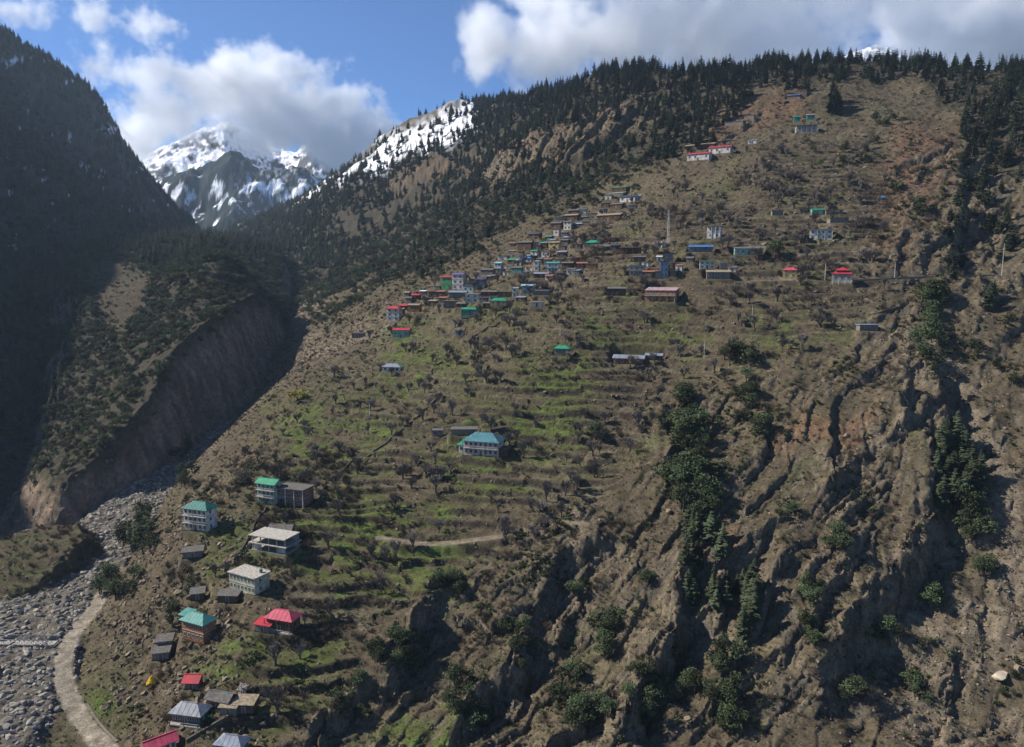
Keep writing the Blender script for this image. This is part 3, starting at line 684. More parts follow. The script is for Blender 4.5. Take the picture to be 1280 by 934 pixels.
gr = RG['green'] * sstep(-0.5, 0.25, fbm(X / 16, Y / 11, 3, 206) + 0.55 * (bench_id - 0.5) * 2 * ter + 0.12)
gr = np.maximum(gr, 0.42 * ter * sstep(0.15, 0.6, fbm(X / 30, Y / 30, 3, 207) + 0.5 * (bench_id - 0.4)))
C = mixc(C, (0.105, 0.125, 0.036), gr * 0.9)
C = mixc(C, (0.118, 0.170, 0.038), gr * sstep(0.1, 0.6, fbm(X / 12, Y / 8, 3, 208) + 0.3 * (bench_id - 0.3)))
C = mixc(C, (0.060, 0.048, 0.036), riser * 0.92)
C = mixc(C, (0.165, 0.135, 0.090), ter * (bench_id > 0.72) * 0.75 * (1 - gr) * (1 - riser))
rk = rock * sstep(-0.25, 0.35, n_st + 0.35 * n_big + 0.9 * (slope - 1.0) + 0.25 * blk_gate)
rk = np.maximum(rk, sstep(1.3, 2.0, slope) * (1 - ter) * 0.9)
rk = np.maximum(rk, scarp_face * 0.8)
rc_ = mixc(np.zeros_like(C) + np.float32([0.205, 0.163, 0.113]), (0.108, 0.092, 0.070), sstep(-0.2, 0.5, n_st + 0.5 * n_fin))
rc_ = mixc(rc_, (0.235, 0.190, 0.130), sstep(0.35, 0.8, fbm(X / 20, Y / 20, 3, 209)) * 0.7)
C = C + (rc_ - C) * rk[..., None] * 0.9
sc2 = RG['scree'] * sstep(-0.3, 0.4, n_mid + 0.5 * n_big + 0.2)
C = mixc(C, (0.215, 0.174, 0.124), sc2 * 0.75)
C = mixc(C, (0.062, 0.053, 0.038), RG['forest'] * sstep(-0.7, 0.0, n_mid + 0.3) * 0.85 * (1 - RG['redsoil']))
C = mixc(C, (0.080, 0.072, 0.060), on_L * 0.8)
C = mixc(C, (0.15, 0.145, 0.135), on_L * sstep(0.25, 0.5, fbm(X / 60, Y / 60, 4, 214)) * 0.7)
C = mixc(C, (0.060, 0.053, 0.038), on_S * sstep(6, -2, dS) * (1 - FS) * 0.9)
C = mixc(C, (0.075, 0.060, 0.040), FS * 0.8 * (1 - riser))
ccl = mixc(np.zeros_like(C) + np.float32([0.300, 0.225, 0.160]), (0.165, 0.130, 0.100), sstep(-0.3, 0.4, fbm(cl_t / 6, Z0 / 30, 4, 210)))
C = C + (ccl - C) * (cl * sstep(1.0, 6, dS))[..., None]
C = mixc(C, (0.085, 0.068, 0.046), on_P * 0.7)
C = mixc(C, (0.075, 0.085, 0.032), on_P * sstep(0.1, 0.4, fbm(X / 20, Y / 6, 3, 213)) * 0.8)
C = mixc(C, (0.185, 0.162, 0.132), is_riv * (0.75 + 0.25 * n_fin))
C = mixc(C, (0.125, 0.108, 0.088), is_riv * sstep(0.1, 0.5, n_mid))
C = mixc(C, np.where((PY > 720)[..., None], (0.38, 0.325, 0.25), (0.25, 0.205, 0.15)), road_w * (0.85 + 0.2 * n_fin))
PXt, PYt = project(X, Y, Z)
sn = RG['snow'] * sstep(-0.30, -0.05, fbm(PXt / 9, PYt / 5, 4, 211) + 0.12) * on_M
sn_L = on_L * sstep(0.40, 0.52, fbm(PXt / 34, PYt / 22, 5, 212, 0.62)) * sstep(700, 1000, Y)
C = mixc(C, (0.78, 0.80, 0.84), np.maximum(sn, sn_L * 0.8))
C = C * (1 + 0.22 * n_fin * (1 - is_riv * 0.5))[..., None]
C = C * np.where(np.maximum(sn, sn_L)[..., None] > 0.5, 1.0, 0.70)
C = np.clip(C, 0.008, 0.9)

def grid_mesh(name, X, Y, Z, C=None):
    nr, na = X.shape
    v = np.stack([X, Y, Z], -1).reshape(-1, 3).astype(np.float32)
    i = np.arange(nr * na).reshape(nr, na)
    q = np.stack([i[:-1, :-1], i[:-1, 1:], i[1:, 1:], i[1:, :-1]], -1).reshape(-1, 4)
    me = bpy.data.meshes.new(name)
    me.vertices.add(len(v)); me.vertices.foreach_set('co', v.ravel())
    me.loops.add(q.size); me.loops.foreach_set('vertex_index', q.ravel().astype(np.int32))
    me.polygons.add(len(q)); me.polygons.foreach_set('loop_start', np.arange(0, q.size, 4, dtype=np.int32))
    me.polygons.foreach_set('use_smooth', np.ones(len(q), bool))
    me.update(calc_edges=True)
    if C is not None:
        at_ = me.attributes.new('ground', 'FLOAT_COLOR', 'POINT')
        at_.data.foreach_set('color', np.concatenate([C.reshape(-1, 3), np.ones((len(v), 1), np.float32)], 1).astype(np.float32).ravel())
    return me
def ground_mat(name, s1=0.35, s2=1.7, bump=0.35):
    m = bpy.data.materials.new(name); nt, b = nodes_of(m); N = nt.nodes.new; K = nt.links.new
    b.inputs['Roughness'].default_value = 0.95; b.inputs['Specular IOR Level'].default_value = 0.08
    a = N('ShaderNodeAttribute'); a.attribute_name = 'ground'
    ge = N('ShaderNodeNewGeometry')
    n1 = N('ShaderNodeTexNoise'); n1.inputs['Scale'].default_value = s1; n1.inputs['Detail'].default_value = 6; n1.inputs['Roughness'].default_value = 0.65
    n2 = N('ShaderNodeTexNoise'); n2.inputs['Scale'].default_value = s2; n2.inputs['Detail'].default_value = 4; n2.inputs['Roughness'].default_value = 0.7
    K(ge.outputs['Position'], n1.inputs['Vector']); K(ge.outputs['Position'], n2.inputs['Vector'])
    m1 = N('ShaderNodeMapRange'); m1.inputs['From Min'].default_value = 0.3; m1.inputs['From Max'].default_value = 0.7; m1.inputs['To Min'].default_value = 0.6; m1.inputs['To Max'].default_value = 1.4
    m2 = N('ShaderNodeMapRange'); m2.inputs['From Min'].default_value = 0.3; m2.inputs['From Max'].default_value = 0.7; m2.inputs['To Min'].default_value = 0.55; m2.inputs['To Max'].default_value = 1.45
    K(n1.outputs['Fac'], m1.inputs['Value']); K(n2.outputs['Fac'], m2.inputs['Value'])
    mu = N('ShaderNodeMath'); mu.operation = 'MULTIPLY'; K(m1.outputs[0], mu.inputs[0]); K(m2.outputs[0], mu.inputs[1])
    hs = N('ShaderNodeHueSaturation'); K(a.outputs['Color'], hs.inputs['Color']); K(mu.outputs[0], hs.inputs['Value'])
    K(hs.outputs['Color'], b.inputs['Base Color'])
    bp = N('ShaderNodeBump'); bp.inputs['Strength'].default_value = 0.7; bp.inputs['Distance'].default_value = bump
    K(n2.outputs['Fac'], bp.inputs['Height']); K(bp.outputs['Normal'], b.inputs['Normal'])
    return m
GROUND = ground_mat('ground_mat')
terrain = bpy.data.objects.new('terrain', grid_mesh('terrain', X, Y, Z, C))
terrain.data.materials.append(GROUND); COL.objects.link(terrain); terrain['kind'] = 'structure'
# ------------------------------------------------------------------ plant meshes (unit height, foot at 0)
class MB:
    """collects faces, then links them as one mesh"""
    def __init__(s): s.v = []; s.f = []; s.m = []
    def tri(s, a, b, c, mi=0):
        n = len(s.v); s.v += [a, b, c]; s.f.append((n, n + 1, n + 2)); s.m.append(mi)
    def quad(s, a, b, c, d, mi=0):
        n = len(s.v); s.v += [a, b, c, d]; s.f.append((n, n + 1, n + 2, n + 3)); s.m.append(mi)
    def tube(s, p, q, r0, r1, k=5, mi=0):
        p = np.asarray(p, float); q = np.asarray(q, float); d = q - p; L = np.linalg.norm(d) + 1e-9; d = d / L
        a = np.cross(d, (0, 0, 1) if abs(d[2]) < 0.9 else (1, 0, 0)); a /= np.linalg.norm(a); b = np.cross(d, a)
        n = len(s.v)
        for i in range(k):
            t = 2 * math.pi * i / k; e = a * math.cos(t) + b * math.sin(t)
            s.v.append(tuple(p + e * r0)); s.v.append(tuple(q + e * r1))
        for i in range(k):
            j = (i + 1) % k
            s.f.append((n + 2 * i, n + 2 * j, n + 2 * j + 1, n + 2 * i + 1)); s.m.append(mi)
    def box(s, x0, x1, y0, y1, z0, z1, mi=0):
        n = len(s.v)
        s.v += [(x0, y0, z0), (x1, y0, z0), (x1, y1, z0), (x0, y1, z0), (x0, y0, z1), (x1, y0, z1), (x1, y1, z1), (x0, y1, z1)]
        for f in ((0, 3, 2, 1), (4, 5, 6, 7), (0, 1, 5, 4), (1, 2, 6, 5), (2, 3, 7, 6), (3, 0, 4, 7)):
            s.f.append(tuple(n + i for i in f)); s.m.append(mi)
    def poly(s, pts, mi=0):
        n = len(s.v); s.v += [tuple(p) for p in pts]; s.f.append(tuple(range(n, n + len(pts)))); s.m.append(mi)
    def add(s, o, mi):
        n = len(s.v); s.v += o.v; s.f += [tuple(i + n for i in f) for f in o.f]; s.m += [mi] * len(o.f)
    def mesh(s, name, mats):
        me = bpy.data.meshes.new(name)
        me.from_pydata([tuple(map(float, p)) for p in s.v], [], s.f)
        for m in mats: me.materials.append(m)
        if len(mats) > 1: me.polygons.foreach_set('material_index', np.array(s.m, np.int32))
        me.update()
        return me
def rvec(r):
    v = r.normal(size=3); return v / np.linalg.norm(v)
def leafquad(mb, c, s, r, up=0.3):
    n = rvec(r); n[2] = abs(n[2]) + up; n /= np.linalg.norm(n)
    a = np.cross(n, rvec(r)); a /= np.linalg.norm(a) + 1e-9; b = np.cross(n, a)
    w = s * r.uniform(0.7, 1.3); h = w * r.uniform(0.5, 0.9)
    mb.quad(c - a * w - b * h * 0.3, c - a * 0.2 * w + b * h, c + a * w + b * h * 0.3, c + a * 0.2 * w - b * h)
def conifer(seed, wid=0.2, gap=0.0, whorls=22, base=0.08):
    r = np.random.default_rng(seed); T = MB(); Cn = MB()
    bx, by = r.normal(0, 0.008, 2)
    T.tube((0, 0, -0.04), (bx, by, 0.45), 0.021, 0.014, 6); T.tube((bx, by, 0.45), (bx, by, 0.97), 0.014, 0.003, 5)
    for i in range(whorls):
        t = base + (1 - base) * (i + r.uniform(-0.3, 0.3)) / whorls
        if r.random() < gap: continue
        rr = wid * ((1 - t) ** 0.75) * r.uniform(0.72, 1.15) * (0.55 + 0.45 * min(1, (t - base + 0.02) / 0.14)) + 0.012
        nb = 5 + int(5 * (1 - t)); a0 = r.uniform(0, 6.28)
        for k in range(nb):
            a = a0 + 6.283 * k / nb + r.normal(0, 0.25); L = rr * r.uniform(0.65, 1.2)
            d = np.array([math.cos(a), math.sin(a), 0]); sd = np.array([-math.sin(a), math.cos(a), 0])
            p0 = np.array([bx, by, t]); droop = r.uniform(0.12, 0.5)
            p1 = p0 + d * L * 0.55 + np.array([0, 0, -L * droop * 0.35]); p2 = p0 + d * L + np.array([0, 0, -L * droop])
            w = L * r.uniform(0.24, 0.4) + 0.006
            Cn.quad(p0, p1 + sd * w + (0, 0, -w * 0.45), p2, p1 - sd * w + (0, 0, -w * 0.45))
            if L > 0.07:
                Cn.tri(p0 + d * L * 0.3, p1 + sd * w * 0.5 + (0, 0, -w * 1.3), p2 + (0, 0, -w * 0.6))
                Cn.tri(p0 + d * L * 0.3, p1 - sd * w * 0.5 + (0, 0, -w * 1.3), p2 + (0, 0, -w * 0.6))
    Cn.tri((bx - 0.008, by, 0.93), (bx + 0.008, by, 0.93), (bx, by, 1.0)); Cn.tri((bx, by - 0.008, 0.93), (bx, by + 0.008, 0.93), (bx, by, 1.0))
    return T, Cn
def broadleaf(seed, wx=0.4, clumps=13, leaves=95, low=0.22, ls=0.030):
    r = np.random.default_rng(seed); T = MB(); Cn = MB()
    fork = np.array([r.normal(0, 0.02), r.normal(0, 0.02), 0.28])
    T.tube((0, 0, -0.08), fork, 0.04, 0.028, 6)
    for i in range(clumps):
        a = 6.283 * i / clumps * 2.4 + r.uniform(-0.4, 0.4); q = r.uniform(0, 1) ** 0.6
        c = np.array([math.cos(a) * wx * q * 0.75, math.sin(a) * wx * q * 0.75, low + 0.12 + (1 - low - 0.24) * (r.uniform(0.1, 1) * (1.05 - 0.55 * q * q))])
        rad = r.uniform(0.07, 0.2)
        if i < 6: T.tube(fork, c, 0.018, 0.005, 4)
        for _ in range(leaves):
            v = rvec(r); p = c + v * rad * np.array([1.15, 1.15, 0.8]) * r.uniform(0.55, 1.05)
            leafquad(Cn, p, ls, r)
    return T, Cn
def bare_tree(seed, spread=0.5, depth=6):
    r = np.random.default_rng(seed); T = MB(); Tw = MB()
    def grow(p, d, L, rad, lev):
        q = p + d * L
        (T if lev < 2 else Tw).tube(p, q, rad, rad * 0.7, 5 if lev < 2 else 3)
        if lev >= depth: return
        n = 4 if lev == 0 else (3 if lev < 3 else int(r.integers(2, 4)))
        for i in range(n):
            e = d + rvec(r) * spread * (1.15 if lev == 0 else 1.0); e[2] += 0.30; e /= np.linalg.norm(e)
            b = p + d * L * r.uniform(0.4 if lev else 0.6, 1.0)
            grow(b, e, L * r.uniform(0.66, 0.9), max(rad * 0.58, 0.0055), lev + 1)
    d0 = np.array([r.normal(0, 0.12), r.normal(0, 0.12), 1.0]); d0 /= np.linalg.norm(d0)
    grow(np.array([0, 0, -0.04]), d0, 0.20, 0.042, 0)
    top = max(p[2] for p in Tw.v)
    for m in (T, Tw): m.v = [tuple(np.asarray(p) / top) for p in m.v]
    return T, Tw
def bare_shrub(seed, n=46):
    r = np.random.default_rng(seed); m = MB()
    for i in range(n):
        a = r.uniform(0, 6.283); tl = r.uniform(0.15, 1.0); L = r.uniform(0.5, 1.0)
        d = np.array([math.cos(a) * tl, math.sin(a) * tl, 1.0]); d /= np.linalg.norm(d)
        p0 = np.array([math.cos(a) * 0.12, math.sin(a) * 0.12, -0.08]); q = p0 + d * L
        s = np.cross(d, rvec(r)); s /= np.linalg.norm(s); w = 0.022
        m.tri(p0 - s * w, p0 + s * w, q)
        for k in range(3):
            b = p0 + d * L * r.uniform(0.35, 0.9); e = d + rvec(r) * 0.8; e /= np.linalg.norm(e)
            m.tri(b - s * w * 0.8, b + s * w * 0.8, b + e * L * r.uniform(0.2, 0.45))
    return m
def leafy_bush(seed, n=90, ls=0.13):
    r = np.random.default_rng(seed); m = MB()
    cs = [np.array([r.uniform(-0.35, 0.35), r.uniform(-0.35, 0.35), r.uniform(0.25, 0.6)]) for _ in range(5)]
    for i in range(n):
        c = cs[i % 5]; leafquad(m, c + rvec(r) * r.uniform(0.12, 0.34), ls, r)
    return m
def tuft(seed, n=26):
    r = np.random.default_rng(seed); m = MB()
    for i in range(n):
        a = r.uniform(0, 6.283); p = np.array([r.normal(0, 0.28), r.normal(0, 0.28), -0.06]); L = r.uniform(0.35, 1.0)
        q = p + np.array([math.cos(a) * 0.35, math.sin(a) * 0.35, 0.8]) * L; s = np.array([-math.sin(a), math.cos(a), 0]) * 0.09
        m.tri(p - s, p + s, q)
    return m
_t = (1 + 5 ** 0.5) / 2
ICO_V = np.array([(-1, _t, 0), (1, _t, 0), (-1, -_t, 0), (1, -_t, 0), (0, -1, _t), (0, 1, _t), (0, -1, -_t), (0, 1, -_t), (_t, 0, -1), (_t, 0, 1), (-_t, 0, -1), (-_t, 0, 1)]) / math.hypot(1, _t)
ICO_F = [(0, 11, 5), (0, 5, 1), (0, 1, 7), (0, 7, 10), (0, 10, 11), (1, 5, 9), (5, 11, 4), (11, 10, 2), (10, 7, 6), (7, 1, 8), (3, 9, 4), (3, 4, 2), (3, 2, 6), (3, 6, 8), (3, 8, 9), (4, 9, 5), (2, 4, 11), (6, 2, 10), (8, 6, 7), (9, 8, 1)]
def stone(seed, flat=0.65, cuts=9):
    """a ball with planes sawn off it: a broken block"""
    r = np.random.default_rng(seed)
    V = [tuple(p) for p in ICO_V]; Fc = list(ICO_F); mid = {}
    out = []
    for a, b, c in Fc:
        def M_(i, j):
            k = (min(i, j), max(i, j))
            if k not in mid:
                p = np.array(V[i]) + np.array(V[j]); V.append(tuple(p / np.linalg.norm(p))); mid[k] = len(V) - 1
            return mid[k]
        d, e, f = M_(a, b), M_(b, c), M_(c, a)
        out += [(a, d, f), (d, b, e), (f, e, c), (d, e, f)]
    P = np.array(V)
    for _ in range(cuts):
        n = rvec(r); h = r.uniform(0.45, 0.8)
        d = P @ n; P = P - np.where(d > h, d - h, 0)[:, None] * n
    P = P * np.array([1.0, r.uniform(0.65, 0.95), flat * r.uniform(0.8, 1.2)])
    m = MB(); m.v = [tuple(p) for p in P]; m.f = out; m.m = [0] * len(out)
    return m

M_bark = mat('bark', (0.105, 0.088, 0.072), 0.9, 0.1, 0.3, 6)
M_conif = mat('conifer_needles', (0.050, 0.062, 0.032), 0.75, 0.15, 0.3, 3, island=0.5, hue=0.012)
M_oak = mat('evergreen_leaves', (0.056, 0.070, 0.032), 0.75, 0.12, 0.35, 3, island=0.5, hue=0.022)
M_twig = mat('grey_twigs', (0.165, 0.140, 0.122), 0.9, 0.1, 0.2, 4, island=0.3)
M_shrub = mat('dead_shrub', (0.100, 0.077, 0.055), 0.95, 0.05, 0.2, 4, island=0.4, hue=0.02)
M_bush = mat('bush_leaves', (0.060, 0.070, 0.032), 0.8, 0.1, 0.3, 3, island=0.4, hue=0.03)
M_tuft = mat('dry_grass', (0.135, 0.110, 0.064), 0.95, 0.05, 0.2, 3, island=0.4, hue=0.02)
M_green = mat('green_grass', (0.085, 0.120, 0.026), 0.9, 0.05, 0.2, 3, island=0.4, hue=0.02)
M_stone = mat('field_stone', (0.158, 0.124, 0.088), 0.92, 0.1, 0.3, 1.2, island=0.4)
M_riverstone = mat('river_stone', (0.225, 0.203, 0.172), 0.85, 0.15, 0.25, 1.2, island=0.4)
M_blossom = mat('white_blossom', (0.42, 0.38, 0.36), 0.9, 0.05, 0.2, 3)
M_yellow = mat('yellow_spring_leaves', (0.24, 0.22, 0.025), 0.85, 0.1, 0.25, 3)

SPECIES = {}
def species(key, gens, mt, mc):
    out = []
    for i, (T, Cn) in enumerate(gens):
        both = MB(); both.add(T, 0); both.add(Cn, 1)
        out.append((T.mesh(key + '_trunk', [mt]), Cn.mesh(key + '_crown', [mc]), both.mesh(key, [mt, mc])))
    SPECIES[key] = out
species('conifer', [conifer(11, 0.20), conifer(12, 0.17, 0.05), conifer(13, 0.24, 0.08, 18), conifer(14, 0.15, 0.0, 24), conifer(15, 0.21, 0.18, 20, 0.2), conifer(16, 0.13, 0.3, 16, 0.25), conifer(17, 0.27, 0.1, 16, 0.15)], M_bark, M_conif)
species('evergreen', [broadleaf(21), broadleaf(22, 0.5, 12), broadleaf(23, 0.30, 11, 95, 0.12), broadleaf(24, 0.55, 14, 90, 0.1), broadleaf(25, 0.38, 8, 90, 0.3), broadleaf(26, 0.26, 9, 95, 0.1)], M_bark, M_oak)
species('bare', [bare_tree(31), bare_tree(32, 0.6), bare_tree(33, 0.55), bare_tree(34, 0.68), bare_tree(35, 0.45)], M_bark, M_twig)
SOLO = {
  'shrub': [bare_shrub(41).mesh('shrub', [M_shrub]), bare_shrub(42, 60).mesh('shrub', [M_shrub])],
  'bush': [leafy_bush(51).mesh('bush', [M_bush]), leafy_bush(52).mesh('bush', [M_bush])],
  'tuft': [tuft(61).mesh('tuft', [M_tuft]), tuft(62).mesh('tuft', [M_tuft])],
  'gtuft': [tuft(63).mesh('gtuft', [M_green])],
  'stone': [stone(71).mesh('stone', [M_stone]), stone(72, 0.5).mesh('stone', [M_stone]), stone(73, 0.8).mesh('stone', [M_stone])],
  'rstone': [stone(74).mesh('river_stone', [M_riverstone]), stone(75, 0.6).mesh('river_stone', [M_riverstone]), stone(76, 0.75).mesh('river_stone', [M_riverstone])],
}

# ------------------------------------------------------------------ scattering on the ground
area = (np.gradient(GR, axis=0) * np.gradient(GA, axis=1) * GR).astype(np.float64)
def sample(w, n, seed, spacing=0.0):
    """n ground points drawn with probability weight x area, optionally kept apart"""
    r = np.random.default_rng(seed)
    p = (w * area).ravel(); c = np.cumsum(p); tot = c[-1]
    k = np.searchsorted(c, r.uniform(0, tot, int(n)))
    i, j = np.unravel_index(np.clip(k, 0, X.size - 1), X.shape)
    i = np.clip(i + r.uniform(-0.5, 0.5, len(k)), 0, NR - 1.01); j = np.clip(j + r.uniform(-0.5, 0.5, len(k)), 0, NA - 1.01)
    rr = np.interp(i, np.arange(NR), R); aa = np.interp(j, np.arange(NA), AZ)
    x = rr * np.sin(aa); y = rr * np.cos(aa)
    if spacing:
        cell = {}; keep = []
        for q in range(len(x)):
            kx, ky = int(x[q] // spacing), int(y[q] // spacing)
            ok = True
            for ax in (-1, 0, 1):
                for ay in (-1, 0, 1):
                    for u in cell.get((kx + ax, ky + ay), ()):
                        if (x[u] - x[q]) ** 2 + (y[u] - y[q]) ** 2 < spacing ** 2: ok = False
            if ok: cell.setdefault((kx, ky), []).append(q); keep.append(q)
        x = x[keep]; y = y[keep]
    return np.stack([x, y, height(x, y)], -1)
def tag(o, label=None, cat=None, group=None, kind=None):
    if label: o['label'] = label
    if cat: o['category'] = cat
    if group: o['group'] = group
    if kind: o['kind'] = kind
    return o
def link(o, parent=None):
    COL.objects.link(o)
    if parent is not None: o.parent = parent
    return o
PROTO = {}
def proto_collection(key, meshes):
    if key in PROTO: return PROTO[key]
    c = bpy.data.collections.new('source_' + key)
    for i, me in enumerate(meshes):
        c.objects.link(bpy.data.objects.new('%s_%02d' % (key, i), me))
    PROTO[key] = c
    return c
def scatter_group(coll):
    g = bpy.data.node_groups.new('scatter', 'GeometryNodeTree')
    g.interface.new_socket('Geometry', in_out='INPUT', socket_type='NodeSocketGeometry')
    g.interface.new_socket('Geometry', in_out='OUTPUT', socket_type='NodeSocketGeometry')
    N = g.nodes.new; K = g.links.new
    gi = N('NodeGroupInput'); go = N('NodeGroupOutput'); ci = N('GeometryNodeCollectionInfo')
    ci.inputs['Collection'].default_value = coll; ci.inputs['Separate Children'].default_value = True; ci.inputs['Reset Children'].default_value = True
    ip = N('GeometryNodeInstanceOnPoints'); ip.inputs['Pick Instance'].default_value = True
    def na(nm, ty):
        a = N('GeometryNodeInputNamedAttribute'); a.data_type = ty; a.inputs['Name'].default_value = nm; return a.outputs['Attribute']
    K(gi.outputs[0], ip.inputs['Points']); K(ci.outputs[0], ip.inputs['Instance'])
    K(na('pick', 'INT'), ip.inputs['Instance Index']); K(na('turn', 'FLOAT_VECTOR'), ip.inputs['Rotation']); K(na('size', 'FLOAT_VECTOR'), ip.inputs['Scale'])
    K(ip.outputs[0], go.inputs[0])
    return g
def stuff(name, key, meshes, P, size, turn, label, cat):
    """many small things nobody could count, as one object"""
    me = bpy.data.meshes.new(name); n = len(P)
    me.vertices.add(n); me.vertices.foreach_set('co', np.asarray(P, np.float32).ravel())
    r = np.random.default_rng(n + 5)
    a = me.attributes.new('pick', 'INT', 'POINT'); a.data.foreach_set('value', r.integers(0, len(meshes), n).astype(np.int32))
    a = me.attributes.new('turn', 'FLOAT_VECTOR', 'POINT'); a.data.foreach_set('vector', np.asarray(turn, np.float32).ravel())
    a = me.attributes.new('size', 'FLOAT_VECTOR', 'POINT'); a.data.foreach_set('vector', np.asarray(size, np.float32).ravel())
    o = bpy.data.objects.new(name, me); link(o)
    md = o.modifiers.new('scatter', 'NODES'); md.node_group = scatter_group(proto_collection(key, meshes))
    return tag(o, label, cat, None, 'stuff')
def upright(n, seed, lean=0.05):
    r = np.random.default_rng(seed)
    return np.stack([r.normal(0, lean, n), r.normal(0, lean, n), r.uniform(0, 6.283, n)], -1)
def sizes(h, seed, wvar=0.2):
    r = np.random.default_rng(seed); w = h * r.uniform(1 - wvar, 1 + wvar, len(h))
    return np.stack([w, w, h], -1)
def tree_thing(name, key, p, h, rz, label, cat, group, r, wid=1.0, crown_mat=None):
    T, Cn, _ = SPECIES[key][r.integers(0, len(SPECIES[key]))]
    e = link(bpy.data.objects.new(name, None)); e.location = p; e.empty_display_size = 0.5
    e.rotation_euler = (r.normal(0, 0.04), r.normal(0, 0.04), rz); e.scale = (h * wid, h * wid, h)
    link(bpy.data.objects.new('trunk', T), e)
    c = link(bpy.data.objects.new('crown', Cn), e)
    if crown_mat is not None:
        c.data = Cn.copy(); c.data.materials[0] = crown_mat
    return tag(e, label, cat, group)
def px_height(P, h):
    return h * F / P[:, 1]
# ------------------------------------------------------------------ far mountains
def far_range(name, sky, r0, near, farr, na, nr, kf, amp, lam, colour, seed):
    """a range whose crest follows a line read off the skyline, at its own distance"""
    az = []; te = []
    for px, py in sky:
        a, b = ray(px, py); az.append(math.atan2(a, 1)); te.append(b / math.hypot(a, 1))
    A = np.linspace(az[0], az[-1], na); Rr = np.linspace(near, farr, nr)
    ga, gr = np.meshgrid(A, Rr)
    x = gr * np.sin(ga); y = gr * np.cos(ga)
    crest = np.interp(A, az, te)[None, :] * r0
    dr = gr - r0 + 0.16 * r0 * fbm(x / (lam * 2.2), y / (lam * 2.2), 3, seed)
    fade = sstep(0, 0.25 * r0, np.abs(gr - r0))
    z = crest - kf * np.abs(dr) * (0.35 + 0.65 * sstep(0, 0.12 * r0, np.abs(dr)))
    z = z + amp * (ridged(x / lam, y / lam, 6, seed + 3) - 0.62) * (0.35 + 0.65 * fade) + 0.15 * amp * fbm(x / (lam * 0.15), y / (lam * 0.15), 4, seed + 4)
    sl = np.hypot(np.gradient(z, axis=0) / np.gradient(gr, axis=0), np.gradient(z, axis=1) / (np.gradient(ga, axis=1) * gr))
    o = bpy.data.objects.new(name, grid_mesh(name, x, y, z, np.clip(colour(x, y, z, sl), 0.01, 0.85).astype(np.float32)))
    o.data.materials.append(FAR_MAT); COL.objects.link(o); o['kind'] = 'structure'
    return x, y, z
FAR_MAT = ground_mat('far_ground', 0.006, 0.03, 6.0)
def snow_col(x, y, z, sl):
    c = np.zeros(x.shape + (3,), np.float32); c[:] = (0.78, 0.80, 0.83)
    w = sstep(1.25, 1.7, sl + 0.8 * fbm(x / 260, y / 260, 5, 301, 0.6) - 0.0007 * (z - 1000)) 
    return mixc(c, (0.075, 0.070, 0.068), w)
def hill_col(x, y, z, sl):
    px, py = project(x, y, z)
    c = np.zeros(x.shape + (3,), np.float32); c[:] = (0.018, 0.024, 0.022)
    w = sstep(0.17, 0.36, fbm(x / 55, y / 75, 5, 305, 0.62) + 0.22 * sstep(222, 232, py) * sstep(262, 245, py) - 0.05)
    w = w * sstep(212, 226, py + 10 * fbm(px / 20, py / 20, 2, 307))
    w = np.maximum(w, sstep(0.2, 0.5, fbm(px / 6, py / 9, 4, 306) + 0.3 * sstep(300, 350, px) - 0.1) * 0.35 * sstep(290, 320, px))
    return mixc(c, (0.74, 0.76, 0.80), w)
far_range('snow_mountain', [(60, 250), (120, 222), (170, 195), (205, 170), (240, 152), (278, 139), (305, 150), (325, 162), (350, 180), (372, 180), (390, 166), (402, 172), (425, 200), (450, 216), (500, 235)],
          6500, 4300, 7300, 420, 260, 0.55, 330, 1150, snow_col, 311)
far_range('forested_hill', [(120, 262), (170, 238), (205, 224), (240, 208), (268, 196), (288, 190), (303, 197), (322, 214), (350, 220), (385, 225), (400, 231), (430, 245), (470, 262), (520, 280)],
          3900, 2700, 4300, 320, 200, 0.55, 170, 620, hill_col, 321)
far_range('snow_peak', [(980, 92), (1030, 70), (1055, 62), (1076, 56), (1096, 54), (1125, 64), (1170, 80), (1230, 95)], 4200, 3300, 4700, 200, 100, 0.45, 90, 700, snow_col, 331)

